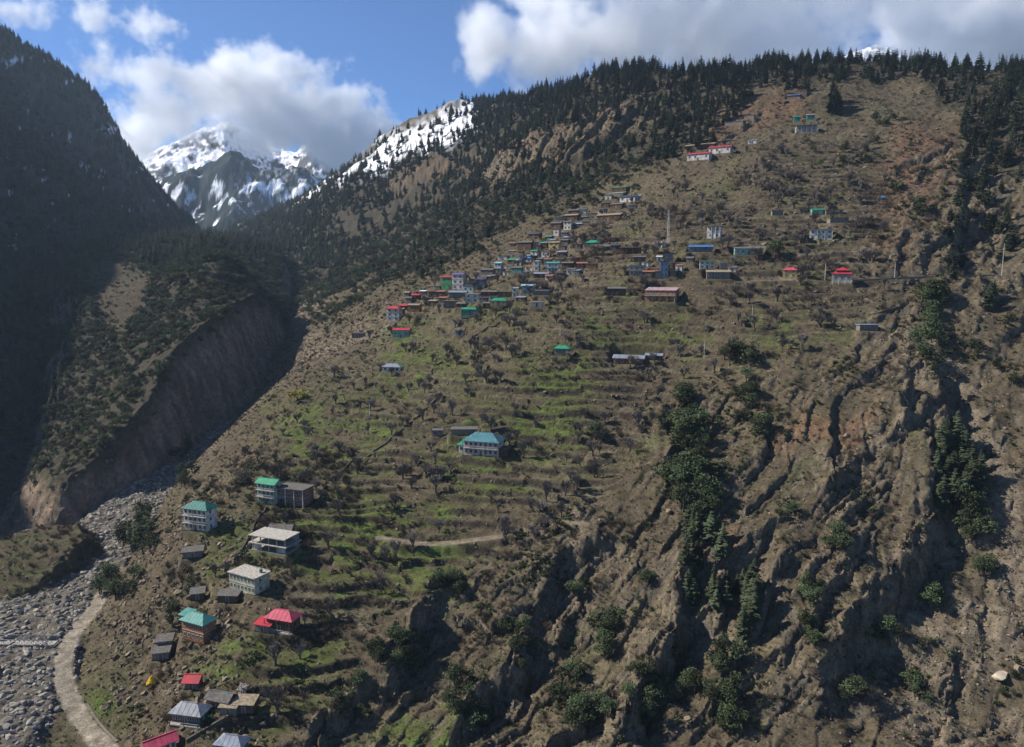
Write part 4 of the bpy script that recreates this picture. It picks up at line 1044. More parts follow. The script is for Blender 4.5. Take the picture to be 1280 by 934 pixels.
# ------------------------------------------------------------------ clouds: real volumes, their density worked out on a voxel grid
def cloud(name, lo, hi, res, blobs, nscale, namp, thr, gain, dens, label):
    """blobs: (centre, radii, strength) in metres"""
    lo = np.array(lo, float); hi = np.array(hi, float)
    g = bpy.data.node_groups.new(name, 'GeometryNodeTree')
    g.interface.new_socket('Geometry', in_out='INPUT', socket_type='NodeSocketGeometry')
    g.interface.new_socket('Geometry', in_out='OUTPUT', socket_type='NodeSocketGeometry')
    N = g.nodes.new; K = g.links.new
    go = N('NodeGroupOutput'); pos = N('GeometryNodeInputPosition')
    def math_(op, a, b=None, c=None, clamp=False):
        m = N('ShaderNodeMath'); m.operation = op; m.use_clamp = clamp
        for i, q in enumerate((a, b, c)):
            if q is None: continue
            if isinstance(q, (int, float)): m.inputs[i].default_value = q
            else: K(q, m.inputs[i])
        return m.outputs[0]
    def vm(op, a, b):
        m = N('ShaderNodeVectorMath'); m.operation = op
        for i, q in enumerate((a, b)):
            if q is None: continue
            if isinstance(q, (tuple, list, np.ndarray)): m.inputs[i].default_value = tuple(q)
            else: K(q, m.inputs[i])
        return m
    warp = N('ShaderNodeTexNoise'); warp.inputs['Scale'].default_value = 1.0; warp.inputs['Detail'].default_value = 3
    sp = vm('MULTIPLY', pos.outputs[0], (nscale * 0.5,) * 3).outputs[0]
    K(sp, warp.inputs['Vector'])
    wv = vm('MULTIPLY', vm('SUBTRACT', warp.outputs['Color'], (0.5, 0.5, 0.5)).outputs[0], (1.0 / nscale * 0.55,) * 3).outputs[0]
    p2 = vm('ADD', pos.outputs[0], wv).outputs[0]
    acc = None
    for c, r, st in blobs:
        d = vm('DIVIDE', vm('SUBTRACT', p2, c).outputs[0], r).outputs[0]
        L = vm('LENGTH', d, None).outputs['Value']
        v = math_('MULTIPLY', math_('SUBTRACT', 1.0, L), st)
        acc = v if acc is None else math_('SMOOTH_MAX', acc, v, 0.15)
    n1 = N('ShaderNodeTexNoise'); n1.inputs['Scale'].default_value = 1.0; n1.inputs['Detail'].default_value = 8; n1.inputs['Roughness'].default_value = 0.66
    K(vm('MULTIPLY', p2, (nscale,) * 3).outputs[0], n1.inputs['Vector'])
    s = math_('ADD', acc, math_('MULTIPLY', math_('SUBTRACT', n1.outputs['Fac'], 0.5), namp))
    s = math_('MULTIPLY', math_('SUBTRACT', s, thr), gain, clamp=True)
    s = math_('MULTIPLY', s, dens)
    vc = N('GeometryNodeVolumeCube')
    K(s, vc.inputs['Density']); vc.inputs['Min'].default_value = tuple(lo); vc.inputs['Max'].default_value = tuple(hi)
    vc.inputs['Resolution X'].default_value, vc.inputs['Resolution Y'].default_value, vc.inputs['Resolution Z'].default_value = [int(q) for q in (hi - lo) / res]
    sm = N('GeometryNodeSetMaterial'); sm.inputs['Material'].default_value = CLOUD_MAT
    K(vc.outputs[0], sm.inputs['Geometry']); K(sm.outputs[0], go.inputs[0])
    me = bpy.data.meshes.new(name); me.from_pydata([tuple(lo), tuple(hi)], [], [])
    me.materials.append(CLOUD_MAT)
    o = bpy.data.objects.new(name, me); COL.objects.link(o)
    md = o.modifiers.new('cloud', 'NODES'); md.node_group = g
    tag(o, label, 'cloud', None, 'stuff')
    return o
CLOUD_MAT = bpy.data.materials.new('cloud_mat'); CLOUD_MAT.use_nodes = True
cn = CLOUD_MAT.node_tree
for n in list(cn.nodes): cn.nodes.remove(n)
co = cn.nodes.new('ShaderNodeOutputMaterial'); cv = cn.nodes.new('ShaderNodeVolumePrincipled')
cv.inputs['Color'].default_value = (1, 1, 1, 1); cv.inputs['Anisotropy'].default_value = 0.0; cv.inputs['Density'].default_value = 1.0
cn.links.new(cv.outputs[0], co.inputs['Volume'])
def blob(px, py, Yc, rx, ry, rd, st=1.0):
    c = at(px, py, Yc); k = Yc / F
    return (tuple(c), (rx * k, rd, ry * k), st)
YA = 5300
A_bl = [blob(318, 112, YA, 78, 52, 420), blob(255, 120, YA, 55, 40, 330, 0.8), blob(390, 140, YA, 80, 46, 380), blob(455, 168, YA, 66, 40, 330), blob(395, 92, YA, 38, 22, 200, 0.6), blob(195, 150, YA, 65, 45, 330, 0.85),
        blob(165, 175, YA, 45, 38, 330, 0.9), blob(150, 20, YA, 60, 26, 250, 0.5), blob(180, 85, YA, 70, 28, 240, 0.5), blob(100, 78, YA, 22, 14, 150, 0.5), blob(345, 160, YA, 90, 36, 320, 1.0), blob(425, 178, YA, 80, 34, 300, 1.0), blob(485, 162, YA, 40, 30, 240, 0.9), blob(20, 15, YA, 40, 18, 150, 0.4), blob(350, 75, YA, 40, 18, 150, 0.5)]
cl_a = cloud('cloud_bank', (at(-40, 250, YA)[0] - 100, YA - 480, at(0, 235, YA)[2]), (at(540, 0, YA)[0], YA + 480, at(0, -30, YA)[2]), 9.0, A_bl, 0.0036, 3.0, 0.14, 2.4, 0.011, 'white cumulus cloud wrapped round the snowy peak above the valley')
YB = 3600
B_bl = [blob(612, 58, YB, 52, 44, 220), blob(680, 62, YB, 85, 48, 260), blob(770, 45, YB, 110, 48, 300), blob(700, 5, YB, 60, 30, 200, 0.9), blob(880, 30, YB, 130, 60, 330), blob(960, 60, YB, 90, 40, 280, 0.8), blob(1000, -10, YB, 160, 50, 330), blob(1180, 25, YB, 150, 60, 350, 1.2),
        blob(1330, 40, YB, 170, 80, 380, 1.2), blob(1500, 20, YB, 200, 90, 380, 1.2), blob(1140, 75, YB, 110, 30, 250, 0.8), blob(1250, -60, YB, 250, 60, 350), blob(850, -70, YB, 220, 60, 300, 0.9)]
cl_b = cloud('cloud_bank', (at(540, 100, YB)[0], YB - 380, at(640, 128, YB)[2]), (at(1600, 0, YB)[0], YB + 380, at(640, -120, YB)[2]), 8.0, B_bl, 0.0044, 3.0, 0.14, 2.6, 0.0095, 'long grey and white cloud trailing above the forested ridge')

# ------------------------------------------------------------------ haze: the valley air
hz = MB(); hz.box(-2750, 2750, -800, 2660, float(Z.min()) - 1.0, max(float(Z.max()) + 40, 300))
hz_m = bpy.data.materials.new('haze_air'); hz_m.use_nodes = True
hn = hz_m.node_tree
for n in list(hn.nodes): hn.nodes.remove(n)
ho = hn.nodes.new('ShaderNodeOutputMaterial'); hv = hn.nodes.new('ShaderNodeVolumePrincipled')
hv.inputs['Color'].default_value = (0.58, 0.77, 1.0, 1); hv.inputs['Density'].default_value = 5.5e-5; hv.inputs['Anisotropy'].default_value = 0.2
hn.links.new(hv.outputs[0], ho.inputs['Volume'])
haze = bpy.data.objects.new('haze', hz.mesh('haze', [hz_m])); COL.objects.link(haze)
tag(haze, 'thin blue haze filling the valley air', 'haze', None, 'stuff')
# ------------------------------------------------------------------ houses
ROOF = {'pink': (0.47, 0.060, 0.105), 'red': (0.42, 0.028, 0.045), 'teal': (0.055, 0.24, 0.21), 'darkteal': (0.012, 0.14, 0.12), 'steelteal': (0.065, 0.20, 0.23), 'green': (0.015, 0.24, 0.13),
        'darkgreen': (0.02, 0.07, 0.045), 'blue': (0.05, 0.14, 0.32), 'skyblue': (0.24, 0.42, 0.52), 'navy': (0.035, 0.045, 0.10), 'bluegrey': (0.20, 0.225, 0.28), 'grey': (0.24, 0.25, 0.275), 'slate': (0.125, 0.115, 0.105),
        'tan': (0.25, 0.20, 0.14), 'rust': (0.27, 0.11, 0.07), 'white': (0.62, 0.62, 0.62), 'purple': (0.12, 0.10, 0.25), 'pinkgrey': (0.36, 0.24, 0.25), 'concrete': (0.36, 0.33, 0.29), 'palegreen': (0.35, 0.45, 0.36)}
WALL = {'cream': (0.48, 0.42, 0.32), 'teal': (0.04, 0.14, 0.13), 'darkgreen': (0.055, 0.095, 0.08), 'timber': (0.105, 0.068, 0.045), 'stone': (0.19, 0.165, 0.135), 'orange': (0.30, 0.135, 0.06), 'palegreen': (0.42, 0.44, 0.30),
        'concrete': (0.34, 0.31, 0.275), 'white': (0.60, 0.565, 0.51), 'mint': (0.25, 0.42, 0.34), 'brick': (0.24, 0.12, 0.08), 'pinkwhite': (0.58, 0.46, 0.45), 'rust': (0.21, 0.085, 0.06), 'yellow': (0.56, 0.38, 0.10), 'green': (0.07, 0.36, 0.15),
        'seagreen': (0.06, 0.27, 0.20), 'skyblue': (0.34, 0.45, 0.48), 'slatewall': (0.15, 0.15, 0.16), 'blue': (0.16, 0.30, 0.40)}
def roof_mat(k):
    tin = k not in ('slate', 'tan', 'concrete')
    return mat('roof_' + k, ROOF[k], 0.6 if tin else 0.92, 0.25 if tin else 0.1, 0.22 if tin else 0.4, 0.6 if tin else 1.5, stain=0.5 if tin else 0.3)
def wall_mat(k): return mat('wall_' + k, WALL[k], 0.9, 0.15, 0.28, 0.8, stain=0.55)
M_glass = mat('window_glass', (0.022, 0.026, 0.030), 0.15, 0.5, 0.1)
M_frame = mat('window_frame', (0.42, 0.40, 0.36), 0.8, 0.2, 0.15)
M_found = mat('rubble_masonry', (0.175, 0.150, 0.120), 0.95, 0.1, 0.4, 2.5, bump=0.1)
M_slab = mat('concrete_slab', (0.36, 0.335, 0.295), 0.9, 0.1, 0.25, 1.2)
M_wood = mat('weathered_timber', (0.15, 0.10, 0.068), 0.9, 0.1, 0.3, 2)
M_rail = mat('painted_rail', (0.55, 0.53, 0.50), 0.7, 0.2, 0.15)
WIN_ME = {}
def window_mesh(w, h, light=True):
    k = (round(w, 1), round(h, 1), light)
    if k not in WIN_ME:
        m = MB(); a, b = k[0] / 2, k[1] / 2; t = 0.09
        m.box(-a, a, -0.02, 0.03, -b, b, 0)                                # pane
        for x0, x1, z0, z1 in ((-a - t, -a + 0.02, -b - t, b + t), (a - 0.02, a + t, -b - t, b + t), (-a, a, -b - t, -b + 0.02), (-a, a, b - 0.02, b + t), (-0.03, 0.03, -b, b)):
            m.box(x0, x1, -0.07, 0.04, z0, z1, 1)
        WIN_ME[k] = m.mesh('window', [M_glass, M_frame if light else M_wood])
    return WIN_ME[k]
def door_mesh():
    if 'door' not in WIN_ME:
        m = MB(); m.box(-0.45, 0.45, -0.05, 0.03, 0, 1.9, 0); m.box(-0.55, -0.45, -0.09, 0.04, 0, 2.0, 1); m.box(0.45, 0.55, -0.09, 0.04, 0, 2.0, 1); m.box(-0.45, 0.45, -0.09, 0.04, 1.9, 2.0, 1)
        WIN_ME['door'] = m.mesh('door', [M_wood, M_frame])
    return WIN_ME['door']
def part(name, mb, mats, parent):
    return link(bpy.data.objects.new(name, mb.mesh(name, mats)), parent)
def hollow_roof(mb, prof, x0, x1, th):
    """sheet roof: outline across the house, run along it, with thickness"""
    n = len(prof)
    for i in range(n - 1):
        (ya, za), (yb, zb) = prof[i], prof[i + 1]
        mb.quad((x0, ya, za), (x1, ya, za), (x1, yb, zb), (x0, yb, zb)); mb.quad((x0, ya, za - th), (x0, yb, zb - th), (x1, yb, zb - th), (x1, ya, za - th))
        for x in (x0, x1): mb.quad((x, ya, za), (x, yb, zb), (x, yb, zb - th), (x, ya, za - th))
    for (y, z) in (prof[0], prof[-1]): mb.quad((x0, y, z), (x1, y, z), (x1, y, z - th), (x0, y, z - th))
def build_house(row, site, seed):
    px, py, wpx, hpx, roof, rc, wc, _, fl, name, label = row
    cx, cy, z, w, d, h, yaw = site
    r = np.random.default_rng(seed)
    e = link(bpy.data.objects.new(name, None)); e.location = (cx, cy, z); e.rotation_euler = (0, 0, yaw); e.empty_display_size = 1
    cat = {'unfinished_house': 'house', 'tower_house': 'house', 'schoolhouse': 'building', 'longhouse': 'house'}.get(name, name)
    tag(e, label, cat, 'drab huts of the village' if label.startswith('small drab hut') else None)
    a, b = w / 2, d / 2
    big = wpx >= 30
    nst = max(1, fl.count('w'), 2 if h > 5.6 else 1)
    if name in ('shed', 'hut', 'barn', 'ruin', 'annex') and h < 4.5: nst = 1
    m = MB(); m.box(-a - 0.35, a + 0.35, -b - 0.35, b + 0.35, -2.6, 0.0); part('foundation', m, [M_found], e)
    if roof == 'frame':
        n = 5; hh = h / 2
        for k in range(3):
            m = MB(); o = 0.8 if k else 0.2; m.box(-a - o, a + (0.2 if k == 2 else o), -b - o, b + 0.2, k * hh + 0.004, k * hh + 0.28); part('floor_slab', m, [M_slab], e)
        for k in range(2):
            for i in range(n):
                for y in (-b + 0.2, b - 0.2):
                    x = -a + 0.3 + (w - 0.6) * i / (n - 1); m = MB(); m.box(x - 0.16, x + 0.16, y - 0.16, y + 0.16, k * hh + 0.27, (k + 1) * hh + 0.02); part('column', m, [M_slab], e)
            m = MB(); m.box(-a + 0.5, a - 0.5, b - 0.9, b - 0.6, k * hh + 0.27, (k + 1) * hh + 0.02); part('back_wall', m, [M_slab], e)
        for i in (0, 1):
            m = MB(); x = -a + 0.5 + i * (w - 4.5); m.box(x, x + 3.2, -b + 0.5, -b + 0.7, 0.27, hh * 0.95); part('infill_wall', m, [wall_mat('white')], e)
        return e
    lift = 0.0
    if 'p' in fl:                                                     # front on pillars
        lift = min(2.2, h * 0.3)
        for i in range(max(4, int(w / 2.6))):
            x = -a + 0.15 + (w - 0.3) * i / (max(4, int(w / 2.6)) - 1); m = MB(); m.box(x - 0.14, x + 0.14, -b - 1.0, -b - 0.74, -1.2, h if roof == 'flat' else lift + 0.05); part('pillar', m, [M_wood if wc == 'timber' else M_rail], e)
    m = MB(); m.box(-a, a, -b, b, -0.3, h); wall = part('wall', m, [wall_mat(wc)], e)
    sh = h / nst
    if nst > 1:
        for k in range(1, nst):
            m = MB(); m.box(-a - 0.12, a + 0.12, -b - 0.12, b + 0.12, k * sh - 0.1, k * sh + 0.1); part('floor_band', m, [M_slab], e)
    # roof
    ov = 0.75 if roof in ('hip', 'gable') else 0.45
    flat_ = 1.0
    if cy > 335: ov *= 0.6; flat_ = 0.5
    rm = roof_mat(rc); m = MB()
    if roof == 'flat':
        m.box(-a - ov, a + ov, -b - ov - ('p' in fl) * 0.9, b + ov, h - 0.004, h + 0.28)
        m.box(-a - ov * 0.6, a + ov * 0.6, b + ov - 0.3, b + ov - 0.05, h + 0.27, h + 0.5)
    elif roof == 'shed':
        hollow_roof(m, [(-b - ov, h + 0.05), (b + ov, h + 0.05 + 0.17 * d)], -a - ov, a + ov, 0.16)
        m.box(-a, a, b - 0.3, b, h - 0.1, h + 0.14 * d)
    elif roof == 'gable':
        rh = (0.26 * d + 0.35) * flat_
        hollow_roof(m, [(-b - ov, h - 0.15), (0, h + rh), (b + ov, h - 0.15)], -a - ov, a + ov, 0.14)
        g = MB()
        for x in (-a + 0.02, a - 0.02):
            g = MB(); g.poly([(x, -b, h - 0.02), (x, b, h - 0.02), (x, 0, h + rh - 0.2)]); part('gable_wall', g, [wall_mat(wc)], e)
    else:
        rh = (0.30 * d + 0.5) * (0.5 + 0.5 * flat_); rl = max(a - b * 0.95, 0.25 * a); A_, B_ = a + ov, b + ov; z0 = h - 0.12
        c4 = [(-A_, -B_, z0), (A_, -B_, z0), (A_, B_, z0), (-A_, B_, z0)]; r2 = [(-rl, 0, h + rh), (rl, 0, h + rh)]
        m.quad(c4[0], c4[1], r2[1], r2[0]); m.quad(c4[2], c4[3], r2[0], r2[1]); m.tri(c4[1], c4[2], r2[1]); m.tri(c4[3], c4[0], r2[0])
        m.box(-A_, A_, -B_, B_, z0 - 0.16, z0 - 0.004)
    ro = part('roof', m, [rm], e)
    if roof in ('gable', 'hip') and wpx >= 14:
        c = MB(); top = h + rh; L_ = a + ov if roof == 'gable' else rl
        c.box(-L_, L_, -0.16, 0.16, top - 0.05, top + 0.07); part('ridge_cap', c, [rm], ro)
        if big and rc not in ('slate', 'tan'):
            n = int(w / 1.1); sm_ = MB()
            zf = (h - 0.15 if roof == 'gable' else z0); yo = b + ov
            for i in range(1, n):
                x = -a - ov + (w + 2 * ov) * i / n
                t1 = 1.0 if roof == 'gable' or abs(x) <= rl else (a + ov - abs(x)) / (a + ov - rl)
                for sgn in (-1, 1):
                    p0 = np.array([x, sgn * yo, zf + 0.03]); p1 = np.array([x, sgn * yo * (1 - t1), zf + (top - zf) * t1 + 0.03])
                    sm_.tube(p0, p1, 0.035, 0.035, 3)
            part('roof_seams', sm_, [rm], ro)['kind'] = 'stuff'
    if rc == 'slate' and label.find('green plastic') > 0:
        c = MB(); c.quad((0.2, -b * 0.2, h + rh * 0.82), (a * 0.7, -b * 0.2, h + rh * 0.82), (a * 0.7, -0.05, h + rh + 0.1), (0.2, -0.05, h + rh + 0.1)); part('plastic_sheet', c, [roof_mat('green')], ro)
    # openings: front, and the sides of the bigger houses
    nw = max(2 if wpx >= 9 else 1, min(7, int(round(wpx / 7.0))))
    ww_, wh_ = min(1.15, w / nw * 0.5), min(1.25, sh * 0.45)
    for k in range(nst):
        if not fl.count('w') and wpx > 12: break
        for i in range(nw):
            x = -a + w * (i + 0.5) / nw
            if k == 0 and 'd' in fl and i == nw // 2: continue
            o = link(bpy.data.objects.new('window', window_mesh(ww_, wh_, wc != 'timber')), e); o.location = (x, -b - 0.012, k * sh + sh * 0.55)
        if wpx >= 15:
            for sx in (-1, 1):
                o = link(bpy.data.objects.new('window', window_mesh(ww_, wh_, wc != 'timber')), e); o.location = (sx * (a + 0.012), -b * 0.25, k * sh + sh * 0.55); o.rotation_euler = (0, 0, sx * math.pi / 2)
    if 'd' in fl or 'b' in fl:
        o = link(bpy.data.objects.new('door', door_mesh()), e); o.location = (0 if nw % 2 else w / nw * 0.0, -b - 0.02, 0.02); s_ = min(1, (h - 0.1) / 2.1); o.scale = (1, 1, s_)
    if 'b' in fl:                                                     # balcony along the front
        for k in range(1 if nst > 1 else 0, max(nst, 1)):
            m = MB(); m.box(-a - 0.3, a + 0.3, -b - 1.25, -b + 0.02, k * sh - 0.06, k * sh + 0.08); bal = part('balcony', m, [M_slab], e)
            m = MB(); zt = k * sh + 0.98
            m.box(-a - 0.3, a + 0.3, -b - 1.24, -b - 1.18, zt, zt + 0.09)
            for i in range(int(w / 0.45) + 1):
                x = -a - 0.26 + (w + 0.52) * i / int(w / 0.45); m.box(x - 0.025, x + 0.025, -b - 1.225, -b - 1.19, k * sh + 0.07, zt + 0.01)
            part('railing', m, [M_rail], bal)
        for i in range(max(3, int(w / 3.0))):
            x = -a + w * i / (max(3, int(w / 3.0)) - 1); m = MB(); m.box(x - 0.1, x + 0.1, -b - 1.2, -b - 1.02, -0.5, h - 0.1 if ov > 0.5 else h); part('post', m, [M_wood], e)
    if 't' in fl:
        m = MB(); zt = h + 0.28 if roof == 'flat' else h + 0.2; xx = a * 0.7; m.tube((xx, b * 0.4, zt - 0.02), (xx, b * 0.4, zt + 1.1), 0.55, 0.55, 10); m.tube((xx, b * 0.4, zt + 1.09), (xx, b * 0.4, zt + 1.3), 0.55, 0.2, 10)
        if roof == 'flat': part('water_tank', m, [roof_mat('teal')], e)
    if '2' in fl:                                                     # lower wing with its own roof
        m = MB(); m.box(-a - 3.0, -a + 0.02, -b * 0.1, b, -0.3, h * 0.98); part('wing_wall', m, [wall_mat(wc)], e)
        m = MB(); hollow_roof(m, [(-b * 0.1 - 0.6, h), (b + 0.6, h + 0.16 * d)], -a - 3.7, -a + 0.5, 0.14); part('wing_roof', m, [rm], e)
    if 'k' in fl:
        m = MB(); m.box(a, a + 3.2, -b * 0.6, b * 0.8, -0.3, h * 0.5); part('side_shed', m, [wall_mat('timber')], e)
        m = MB(); m.box(a - 0.0 + 0.004, a + 3.6, -b * 0.7, b * 0.9, h * 0.5 - 0.003, h * 0.5 + 0.16); part('side_roof', m, [roof_mat('slate')], e)
    return e
HOUSES = [build_house(row, SITES[i], 500 + i) for i, row in enumerate(H)]
# second tier of the red temple roof
t_i = [i for i, q in enumerate(H) if q[9] == 'temple'][0]
s = SITES[t_i]; m = MB(); a, b, h = s[3] * 0.3, s[4] * 0.3, s[5] + 0.20 * s[4] + 0.1
m.box(-a, a, -b, b, h - 1.2, h + 0.5, 1)
q = [(-a - 0.7, -b - 0.7, h + 0.45), (a + 0.7, -b - 0.7, h + 0.45), (a + 0.7, b + 0.7, h + 0.45), (-a - 0.7, b + 0.7, h + 0.45)]; ap = (0, 0, h + 2.0)
for i in range(4): m.tri(q[i], q[(i + 1) % 4], ap)
m.quad(q[3], q[2], q[1], q[0])
part('upper_roof', m, [roof_mat('red'), wall_mat('rust')], HOUSES[t_i])
# ------------------------------------------------------------------ trees
free = (1 - np.clip(pad_w * 1.2, 0, 1)) * (1 - road_w) * (1 - is_riv)
frame_ok = (PX > -120) & (PX < 1400)
vis_ok = frame_ok.astype(np.float32)
fmask = RG['forest'] * free
bare_patch = np.clip(region([[(590, 225), (640, 195), (660, 175), (720, 150), (740, 150), (690, 190), (630, 230)], [(690, 208), (740, 165), (790, 112), (812, 125), (790, 160), (740, 205)], [(420, 285), (520, 235), (560, 225), (500, 270), (430, 310)], [(470, 238), (560, 195), (600, 195), (510, 245)], [(885, 170), (960, 112), (1100, 100), (1190, 150), (1200, 200), (1100, 220), (900, 230)], [(100, 320), (200, 330), (185, 400), (125, 400)]], 8, 8), 0, 1)
oak_zone = region([[(330, 330), (420, 330), (520, 270), (640, 235), (760, 200), (860, 190), (760, 245), (640, 290), (560, 330), (450, 375), (400, 400), (350, 380)]], 14, 14)
clump = sstep(-0.35, 0.15, fbm(X / 70, Y / 70, 3, 401))
cw = fmask * (1 - 0.93 * bare_patch) * (1 - 0.95 * oak_zone) * (1 - on_L) * (0.25 + 0.75 * sstep(-0.3, 0.1, fbm(X / 70, Y / 70, 4, 401))) * (1 - 0.93 * RG['snow']) * vis_ok
cw = np.maximum(cw, 0.06 * RG['snow'] * on_M * vis_ok)
cw = cw * (1 + 0.0 * Y)
Pc = np.concatenate([sample(cw * sstep(2700, 1500, Y), 22000, 402, 4.8), sample(fmask * on_L * vis_ok * (0.3 + 0.7 * clump) * sstep(2300, 1800, Y), 16000, 410, 6.0)])
Pc = Pc[(np.hypot(Pc[:, 0], Pc[:, 1]) > 330)]
rg = np.random.default_rng(403)
hc = (6.0 + 12.0 * rg.beta(2.2, 1.8, len(Pc))) * np.clip(0.75 + Pc[:, 1] / 3000, 0.8, 1.15)
# dense evergreen oaks: spur, middle flank, foot of the left mountain
spur_top = on_S * sstep(5.0, -2.0, dS)
field_s = FS
lwood = region([[(60, 330), (120, 330), (150, 400), (110, 480), (70, 560), (0, 600), (-80, 640), (-80, 340)]], 14, 14) * on_L
ow = np.maximum(np.maximum(spur_top * (1 - field_s), oak_zone * on_M * (0.12 + 0.88 * sstep(-0.1, 0.3, fbm(X / 40, Y / 40, 3, 416)))), 0.5 * lwood) * free * vis_ok * (1 - bare_patch)
ow = np.maximum(ow, 0.25 * fmask * on_L * vis_ok)
Po = np.concatenate([sample(ow * (Y < 1300) * (1 - spur_top), 5200, 404, 4.4), sample(spur_top * (1 - field_s) * free * vis_ok * (0.12 + 0.88 * sstep(-0.35, 0.1, fbm(X / 25, Y / 25, 3, 408))), 8200, 409, 2.9)])
ho = np.random.default_rng(405).uniform(3.0, 8.5, len(Po)) * np.clip(0.6 + Po[:, 1] / 1600, 0.8, 1.2)
# trees of the rocky slope, gullies and banks
CL = [ # centre, spread (pixels), count, height in pixels, kind, where
 (862, 600, 26, 75, 34, 22, 40, 'e', 'rocks'), (875, 690, 30, 28, 14, 24, 42, 'c', 'rocks'), (850, 520, 16, 22, 10, 18, 30, 'e', 'rocks'), (925, 760, 22, 38, 16, 26, 44, 'c', 'rocks'), (885, 745, 28, 30, 12, 22, 36, 'c', 'rocks'),
 (1195, 600, 30, 62, 38, 24, 44, 'c', 'rocks'), (1215, 650, 18, 50, 14, 20, 34, 'e', 'rocks'), (1015, 750, 12, 20, 6, 20, 30, 'e', 'rocks'), (1045, 685, 14, 14, 5, 18, 28, 'e', 'rocks'), (755, 800, 14, 28, 8, 24, 36, 'e', 'rocks'), (715, 880, 22, 34, 10, 22, 36, 'e', 'rocks'),
 (745, 905, 28, 22, 8, 24, 36, 'e', 'rocks'), (800, 880, 26, 40, 12, 24, 40, 'e', 'rocks'), (850, 850, 24, 30, 8, 22, 36, 'e', 'rocks'), (910, 850, 20, 26, 8, 26, 40, 'e', 'rocks'), (900, 900, 26, 24, 7, 22, 36, 'e', 'rocks'), (925, 450, 22, 14, 7, 20, 30, 'e', 'rocks'), (945, 530, 34, 22, 9, 14, 24, 'e', 'rocks'),
 (930, 490, 16, 14, 5, 16, 24, 'e', 'rocks'), (1010, 800, 14, 24, 5, 18, 28, 'e', 'rocks'), (1110, 800, 16, 12, 4, 20, 30, 'e', 'rocks'), (1145, 870, 14, 20, 5, 18, 30, 'e', 'rocks'), (1060, 870, 12, 14, 3, 22, 30, 'e', 'rocks'), (1170, 760, 10, 14, 4, 22, 32, 'e', 'rocks'),
 (590, 880, 30, 36, 14, 18, 34, 'e', 'rocks'), (500, 820, 36, 30, 14, 16, 30, 'e', 'rocks'), (440, 880, 24, 26, 7, 16, 28, 'e', 'rocks'), (650, 800, 26, 40, 9, 14, 26, 'e', 'rocks'), (560, 735, 26, 12, 8, 14, 22, 'e', 'rocks'), (720, 740, 14, 12, 4, 14, 24, 'e', 'rocks'), (805, 730, 20, 10, 5, 12, 18, 'e', 'rocks'),
 (1165, 440, 18, 34, 10, 18, 30, 'e', 'rocks'), (1170, 375, 20, 26, 9, 16, 28, 'e', 'rocks'), (1235, 370, 6, 22, 5, 18, 26, 'c', 'rocks'), (1195, 300, 12, 60, 12, 14, 24, 'c', 'rocks'), (1255, 300, 24, 40, 12, 16, 26, 'c', 'rocks'), (1235, 200, 40, 60, 34, 16, 26, 'c', 'rocks'), (1215, 440, 10, 12, 3, 12, 18, 'e', 'rocks'), (1255, 480, 16, 30, 3, 10, 16, 'e', 'rocks'),
 (1235, 715, 12, 14, 4, 16, 26, 'e', 'rocks'), (985, 640, 14, 10, 3, 12, 20, 'e', 'rocks'), (895, 640, 12, 20, 5, 22, 30, 'e', 'rocks'), (1260, 860, 12, 30, 3, 10, 16, 'e', 'rocks'),
 (1045, 135, 8, 16, 5, 18, 30, 'c', 'slope'), (968, 322, 10, 6, 3, 16, 22, 'e', 'slope'), (1110, 155, 20, 8, 4, 8, 14, 'e', 'slope'), (1050, 190, 50, 24, 9, 7, 14, 'e', 'slope'), (1150, 260, 8, 8, 2, 12, 18, 'e', 'slope'), (1090, 205, 16, 8, 3, 7, 12, 'e', 'slope'), (745, 545, 8, 8, 2, 16, 22, 'e', 'slope'), (980, 115, 30, 14, 8, 12, 20, 'c', 'slope'),
 (172, 685, 20, 14, 10, 24, 36, 'e', 'bank'), (150, 735, 20, 20, 9, 18, 30, 'e', 'bank'), (180, 660, 12, 10, 4, 18, 26, 'e', 'bank'), (232, 580, 14, 26, 6, 14, 22, 'e', 'bank'), (215, 785, 5, 5, 1, 34, 36, 'e', 'lone'), (130, 745, 8, 12, 3, 16, 24, 'e', 'bank'), (235, 610, 12, 14, 4, 10, 18, 'e', 'bank'),
]
IND = []       # position, height, kind, where
rg = np.random.default_rng(406)
for cx, cy, sx, sy, n, h0, h1, kd, where in CL:
    for _ in range(n):
        t = rg.uniform(0, 6.283); q = rg.uniform(0, 1) ** 0.5
        p = hit(np.clip(cx + sx * q * math.cos(t), -40, 1320), np.clip(cy + sy * q * math.sin(t), 30, 990))
        IND.append((p, rg.uniform(h0, h1) * 1.18 * p[1] / F, kd, where))
def spot(u, v):
    """the landmark a tree of the rocky slope grows by"""
    if u < 620: return 'at the dark cliffs under the lowest green terraces'
    if u < 790 and v < 780: return 'by the clefts just below the dirt field track'
    if v < 250: return 'at the forest edge above the rock tower'
    if 900 < u < 990 and v < 560: return 'on the bare brown knoll above the red soil'
    if u < 930 and v < 720: return 'in the long wooded gully below the dry terraces'
    if u < 965 and v < 800: return 'at the foot of the long wooded gully'
    if u < 965: return 'on the shattered lowest rocks beneath the wooded gully'
    if u > 1140 and v < 500: return 'beside the rock tower where the upper road passes'
    if u > 1140 and v < 725: return 'under the great dark scarp'
    if u > 1095 and v > 725: return 'on the stony scree below the great scarp'
    return 'on the slanting rock slabs beside the great scarp'
LBL = {('e', 'slope'): ('small round evergreen scattered on the open brown slope among terraces', 'evergreens on the open slope'), ('c', 'slope'): ('conifer standing out on the open slope under the forested crest', 'conifers on the open slope'),
       ('e', 'bank'): ('dark evergreen tree on the steep bank beside the boulder filled riverbed', 'evergreens on the river bank')}
rg = np.random.default_rng(407)
n_e = n_c = 0
